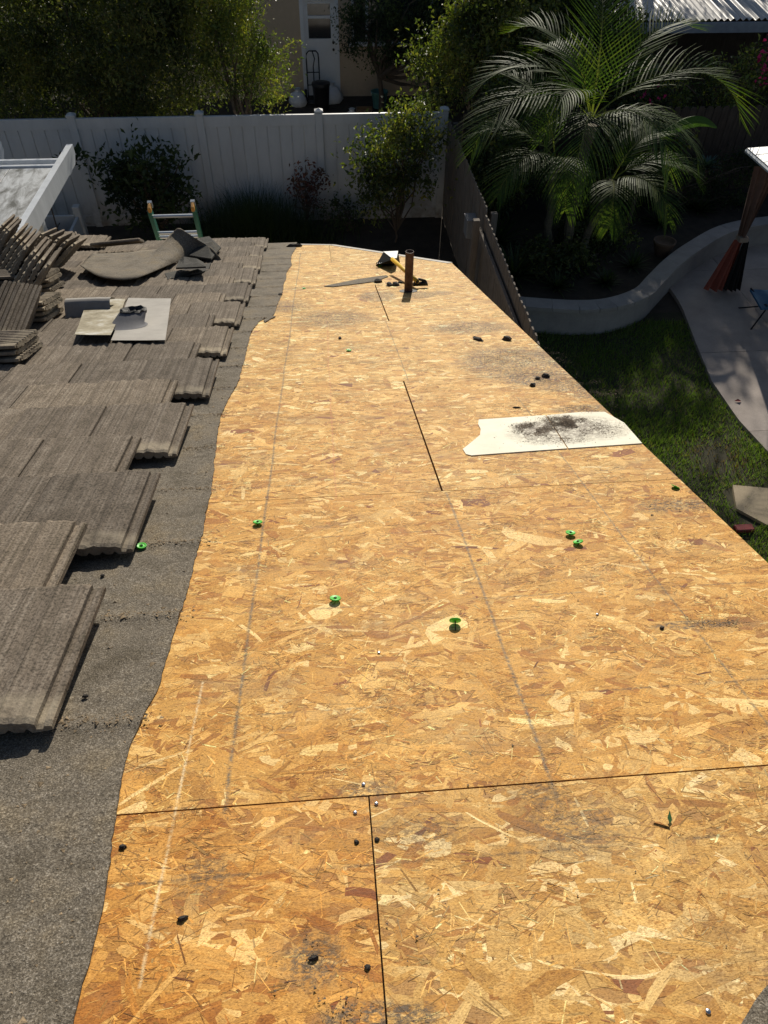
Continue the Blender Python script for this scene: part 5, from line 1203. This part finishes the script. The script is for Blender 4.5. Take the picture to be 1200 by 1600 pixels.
FR = [  # start, azimuth (0 = +x), elevation, length, droop, leaflet length, hang
    (CROWN, 2, 44, 2.75, 1.70, 0.66, 0.45), (CROWN, 30, 64, 2.3, 1.2, 0.62, 0.4), (CROWN, 80, 74, 2.2, 0.9, 0.58, 0.3), (CROWN, 130, 70, 2.1, 1.4, 0.52, 0.5),
    (CROWN, 172, 58, 2.1, 1.7, 0.55, 0.8), (CROWN, 206, 42, 2.5, 1.65, 0.70, 1.3), (CROWN, 248, 34, 2.0, 1.7, 0.72, 1.6), (CROWN, 300, 36, 1.9, 1.8, 0.62, 1.2),
    (CROWN, 338, 26, 2.0, 1.7, 0.55, 1.1), (CROWN, 108, 52, 2.1, 1.4, 0.55, 0.6), (CROWN, 225, 62, 1.8, 2.2, 0.50, 0.9),
    (K2, 160, 44, 1.6, 1.5, 0.45, 0.8), (K2, 218, 32, 1.5, 1.6, 0.5, 1.2), (K2, 265, 30, 1.4, 1.7, 0.5, 1.3), (K2, 120, 70, 1.8, 1.3, 0.45, 0.6),
    (K3, 300, 34, 1.4, 1.7, 0.48, 1.2), (K3, 350, 44, 1.5, 1.6, 0.48, 1.0), (K3, 35, 58, 1.4, 1.4, 0.42, 0.8), (K3, 255, 24, 1.2, 1.6, 0.45, 1.3)]
for i, (p, az, el, L, dr_, lw, hg) in enumerate(FR):
    inst('frond', frond_mesh(L, dr_ + R(el) * 0.35, 34, lw, hg * 0.62, i, PG), Matrix.Translation(p) @ RZ(az) @ RY(-el), palm)
# banana leaf, agave, low dark plants, pot
bl_ = thing('banana_plant', 'single broad banana-like leaf lit from behind, right of the palm', 'plant', T(5.4, 12.4, 0.33))
MB().tube([(5.4, 12.4, 0.3), (5.42, 12.38, 1.2), (5.55, 12.3, 1.9)], [0.05, 0.035, 0.015], 8).build('stem', M['bark'], parent=bl_)
V = []; C_ = []; cnt = []
for i in range(16):
    t0, t1 = i / 16, (i + 1) / 16
    def mp_(t): return Vector((5.53 + 0.86 * t, 12.3 - 0.1 * t, 1.9 + 0.34 * math.sin(t * 2.4) - 0.12 * t))
    def wd(t): return 0.17 * math.sin(math.pi * min(1, t * 0.88 + 0.10)) ** 0.7
    for s in (1, -1):
        o0, o1 = Vector((0.0, s * wd(t0) * 0.5, -0.85 * wd(t0) * (1 if s < 0 else 0.2))), Vector((0.0, s * wd(t1) * 0.5, -0.85 * wd(t1) * (1 if s < 0 else 0.2)))
        V += [mp_(t0), mp_(t1), mp_(t1) + o1, mp_(t0) + o0]; C_ += [(0.09, 0.16, 0.04)] * 4; cnt.append(4)
inst('leaf_blade', np_mesh('leaf_blade', [tuple(x) for x in V], cnt, M['palm'], np.array(C_)), Matrix.Identity(4), bl_)
def rosette(name, label, x, y, z, n, L, W, cols, el=(10, 70), cat='plant'):
    t = thing(name, label, cat, T(x, y, z)); V = []; C_ = []; cnt = []
    for i in range(n):
        az = 2.4 * i; e = R(el[0] + (el[1] - el[0]) * i / n); d = Vector((math.cos(az) * math.cos(e), math.sin(az) * math.cos(e), math.sin(e))); s = Vector((-math.sin(az), math.cos(az), 0)); l = L * random.uniform(0.8, 1.1); c = random.choice(cols); pr = Vector((x, y, z))
        for k in range(4):
            w0, w1 = W * (0.7, 1, 0.8, 0.45)[k], W * (1, 0.8, 0.45, 0.03)[k]; q = Vector((x, y, z)) + d * l * (k + 1) / 4 - Vector((0, 0, l * 0.16 * ((k + 1) / 4) ** 2))
            V += [pr - s * w0, pr + s * w0, q + s * w1, q - s * w1]; C_ += [c] * 4; cnt.append(4); pr = q
    inst('leaves', np_mesh('leaves', [tuple(v_) for v_ in V], cnt, M['leaf'], np.array(C_)), Matrix.Identity(4), t); return t
rosette('agave', 'pale blue-green agave against the dark back fence', 7.0, 13.3, 0.95, 40, 0.30, 0.035, [(0.14, 0.20, 0.18), (0.10, 0.16, 0.15)])
MB().tube([(7.0, 13.35, 0.3), (7.0, 13.3, 0.95)], [0.05, 0.06], 8).build('stem', M['bark'], parent=bpy.data.objects['agave'])
for i, (x, y, lab, L, W) in enumerate(((3.0, 10.7, 'spiky dark plant beside the board fence in the bed', 0.62, 0.03), (2.9, 11.8, 'spiky dark plant further along the board fence', 0.7, 0.03), (5.0, 10.9, 'strappy dark plant left of the round pot', 0.38, 0.02),
                                    (3.6, 10.3, 'low strappy plant behind the front of the curved wall', 0.35, 0.02), (6.0, 12.4, 'dark strappy plant behind the curved wall, right of the pot', 0.5, 0.025), (6.9, 12.9, 'dark strappy plant under the agave', 0.45, 0.025), (4.4, 10.4, 'broad-leaved low plant inside the wall bend', 0.3, 0.035))):
    rosette('strappy_plant', lab, x, y, 0.33, 46, L, W, DARK)
tree('shrub', 'low dark shrub below the back fence, right side of the bed', 'shrub', (6.2, 13.1, 0.3), [(6.2, 13.1, 0.75, 0.8, 0.4, 0.45), (7.6, 13.1, 0.8, 0.7, 0.4, 0.5)], 120, 36, 0.1, 0.06, 0.4, DARK, 0.02, 16, fork=0.15)
tree('shrub', 'dark shrub by the board fence behind the palm', 'shrub', (2.95, 13.0, 0.3), [(3.0, 13.0, 0.9, 0.5, 0.5, 0.55), (3.6, 13.1, 1.2, 0.6, 0.5, 0.7)], 120, 36, 0.1, 0.06, 0.4, DARK, 0.02, 16, fork=0.15)
mb = MB(); mb.lathe([(0.10, 0.0), (0.17, 0.20), (0.185, 0.22), (0.185, 0.25), (0.165, 0.25), (0.15, 0.2), (0.0, 0.19)], 24)
tag(mb.build('plant_pot', M['terracotta'], T(5.62, 11.28, 0.33), smooth=True), 'round plant pot in the bed behind the curved wall', 'pot')
tree('shrub', 'tall leafy shrub crowding the left side of the palm', 'shrub', (2.9, 12.2, 0.3), [(2.85, 12.3, 1.35, 0.42, 0.5, 0.7), (3.1, 13.1, 1.9, 0.5, 0.4, 0.6)], 170, 34, 0.11, 0.085, 0.5, DARK + GREEN, 0.03, 22, fork=0.3)
tree('shrub', 'broad-leaved shrub filling the gap right of the palm trunks', 'shrub', (5.2, 12.9, 0.3), [(5.1, 12.9, 1.15, 0.65, 0.4, 0.65), (5.9, 13.2, 1.35, 0.5, 0.35, 0.5)], 150, 32, 0.12, 0.10, 0.5, DARK + GREEN, 0.03, 22, fork=0.3)
tree('shrub', 'low leafy ground plants around the palm trunks', 'shrub', (3.9, 10.9, 0.3), [(3.7, 10.9, 0.5, 0.7, 0.5, 0.22), (4.6, 11.7, 0.55, 0.7, 0.5, 0.28)], 130, 26, 0.10, 0.075, 0.55, DARK + GREEN, 0.012, 14, fork=0.08)
# bougainvillea over the back fence
bo = tree('bougainvillea', 'pink-flowered bougainvillea over the back fence at upper right', 'shrub', (8.1, 14.6, 0),
          [(8.2, 14.6, 2.0, 1.3, 0.45, 0.55), (6.9, 14.5, 1.75, 1.2, 0.4, 0.35), (9.4, 14.6, 2.2, 1.0, 0.45, 0.6)], 200, 42, 0.12, 0.065, 0.55, GREEN + LIGHT, 0.05, 30)
P = np.concatenate([np.array((8.05, 14.2, 2.5)) + rng.normal(0, 1, (90, 3)) * np.array((0.14, 0.1, 0.13)), np.array((8.3, 14.2, 2.25)) + rng.normal(0, 1, (50, 3)) * np.array((0.2, 0.1, 0.1)), np.array((5.9, 14.0, 1.9)) + rng.normal(0, 1, (20, 3)) * 0.1])
leaf_cloud(P, 0.06, 0.8, [(0.55, 0.03, 0.14), (0.65, 0.05, 0.2)], M['petal'], 'flowers', bo, 'stuff')
# far trees behind the neighbour's lots, right of the house
tree('broadleaf_tree', 'green tree standing between the neighbouring house and the corrugated shelter', 'tree', (4.9, 18.2, 0), [(4.9, 18.2, 2.4, 1.0, 0.8, 1.3), (4.6, 18.4, 3.6, 1.0, 0.8, 0.9)], 260, 55, 0.16, 0.08, 0.42, DARK + GREEN, 0.09, 24)
tree('broadleaf_tree', 'unseen broad tree beyond the corrugated shelter, set to shade the patio', 'tree', (8.4, 23.2, 0), [(7.6, 23, 6.45, 2.6, 1.3, 0.75), (5.2, 23.2, 6.5, 1.5, 1.1, 0.7), (11.8, 23.2, 6.8, 2.0, 1.2, 1.0)], 520, 60, 0.30, 0.13, 0.5, GREEN, 0.22, 16, fork=2.6)  # unseen tree, inferred from patio shade; canopy shaped to cast it
# lawn blades
N = 90000; x = rng.uniform(1.4, 5.9, N); y = rng.uniform(3.0, 9.75, N)
le = np.interp(y, [p[1] for p in LAWN_EDGE][::-1], [p[0] for p in LAWN_EDGE][::-1])
keep = x < le + rng.normal(0, 0.015, N)
keep &= ~((x > 4.6) & (x < 5.28) & (y > 5.4) & (y < 6.03) & (rng.random(N) < 0.97))
den = np.array([mnoise.noise(Vector((a * 1.3, b * 1.3, 0))) for a, b in zip(x, y)]); bare = np.exp(-(((x - 4.75) / 0.28) ** 2 + ((y - 6.55) / 0.35) ** 2))
keep &= rng.random(N) < np.clip(0.92 + den * 0.7 - bare * 0.75, 0.15, 1)
x, y, den, bare = x[keep], y[keep], den[keep], bare[keep]; N = len(x)
h = rng.uniform(0.03, 0.085, N) * (1 + 0.5 * den); a = rng.uniform(0, 6.28, N); w_ = rng.uniform(0.003, 0.006, N); lean = rng.uniform(0.1, 0.9, N); la = rng.uniform(0, 6.28, N)
V = np.zeros((N, 3, 3)); V[:, 0] = np.stack([x - np.cos(a) * w_, y - np.sin(a) * w_, np.full(N, 0.008)], 1); V[:, 1] = np.stack([x + np.cos(a) * w_, y + np.sin(a) * w_, np.full(N, 0.008)], 1)
V[:, 2] = np.stack([x + np.cos(la) * lean * h, y + np.sin(la) * lean * h, 0.012 + h], 1)
gc = np.array([(0.14, 0.22, 0.045), (0.18, 0.26, 0.055), (0.10, 0.16, 0.04), (0.24, 0.22, 0.09)])[rng.choice(4, N, p=[.4, .3, .22, .08])]
br = (rng.random(N) < bare * 0.9); gc[br] = (0.14, 0.09, 0.045)
tag(inst('grass', np_mesh('grass', V.reshape(-1, 3), [3] * N, M['grass'], np.repeat(gc, 3, 0)), Matrix.Identity(4)), kind='stuff')
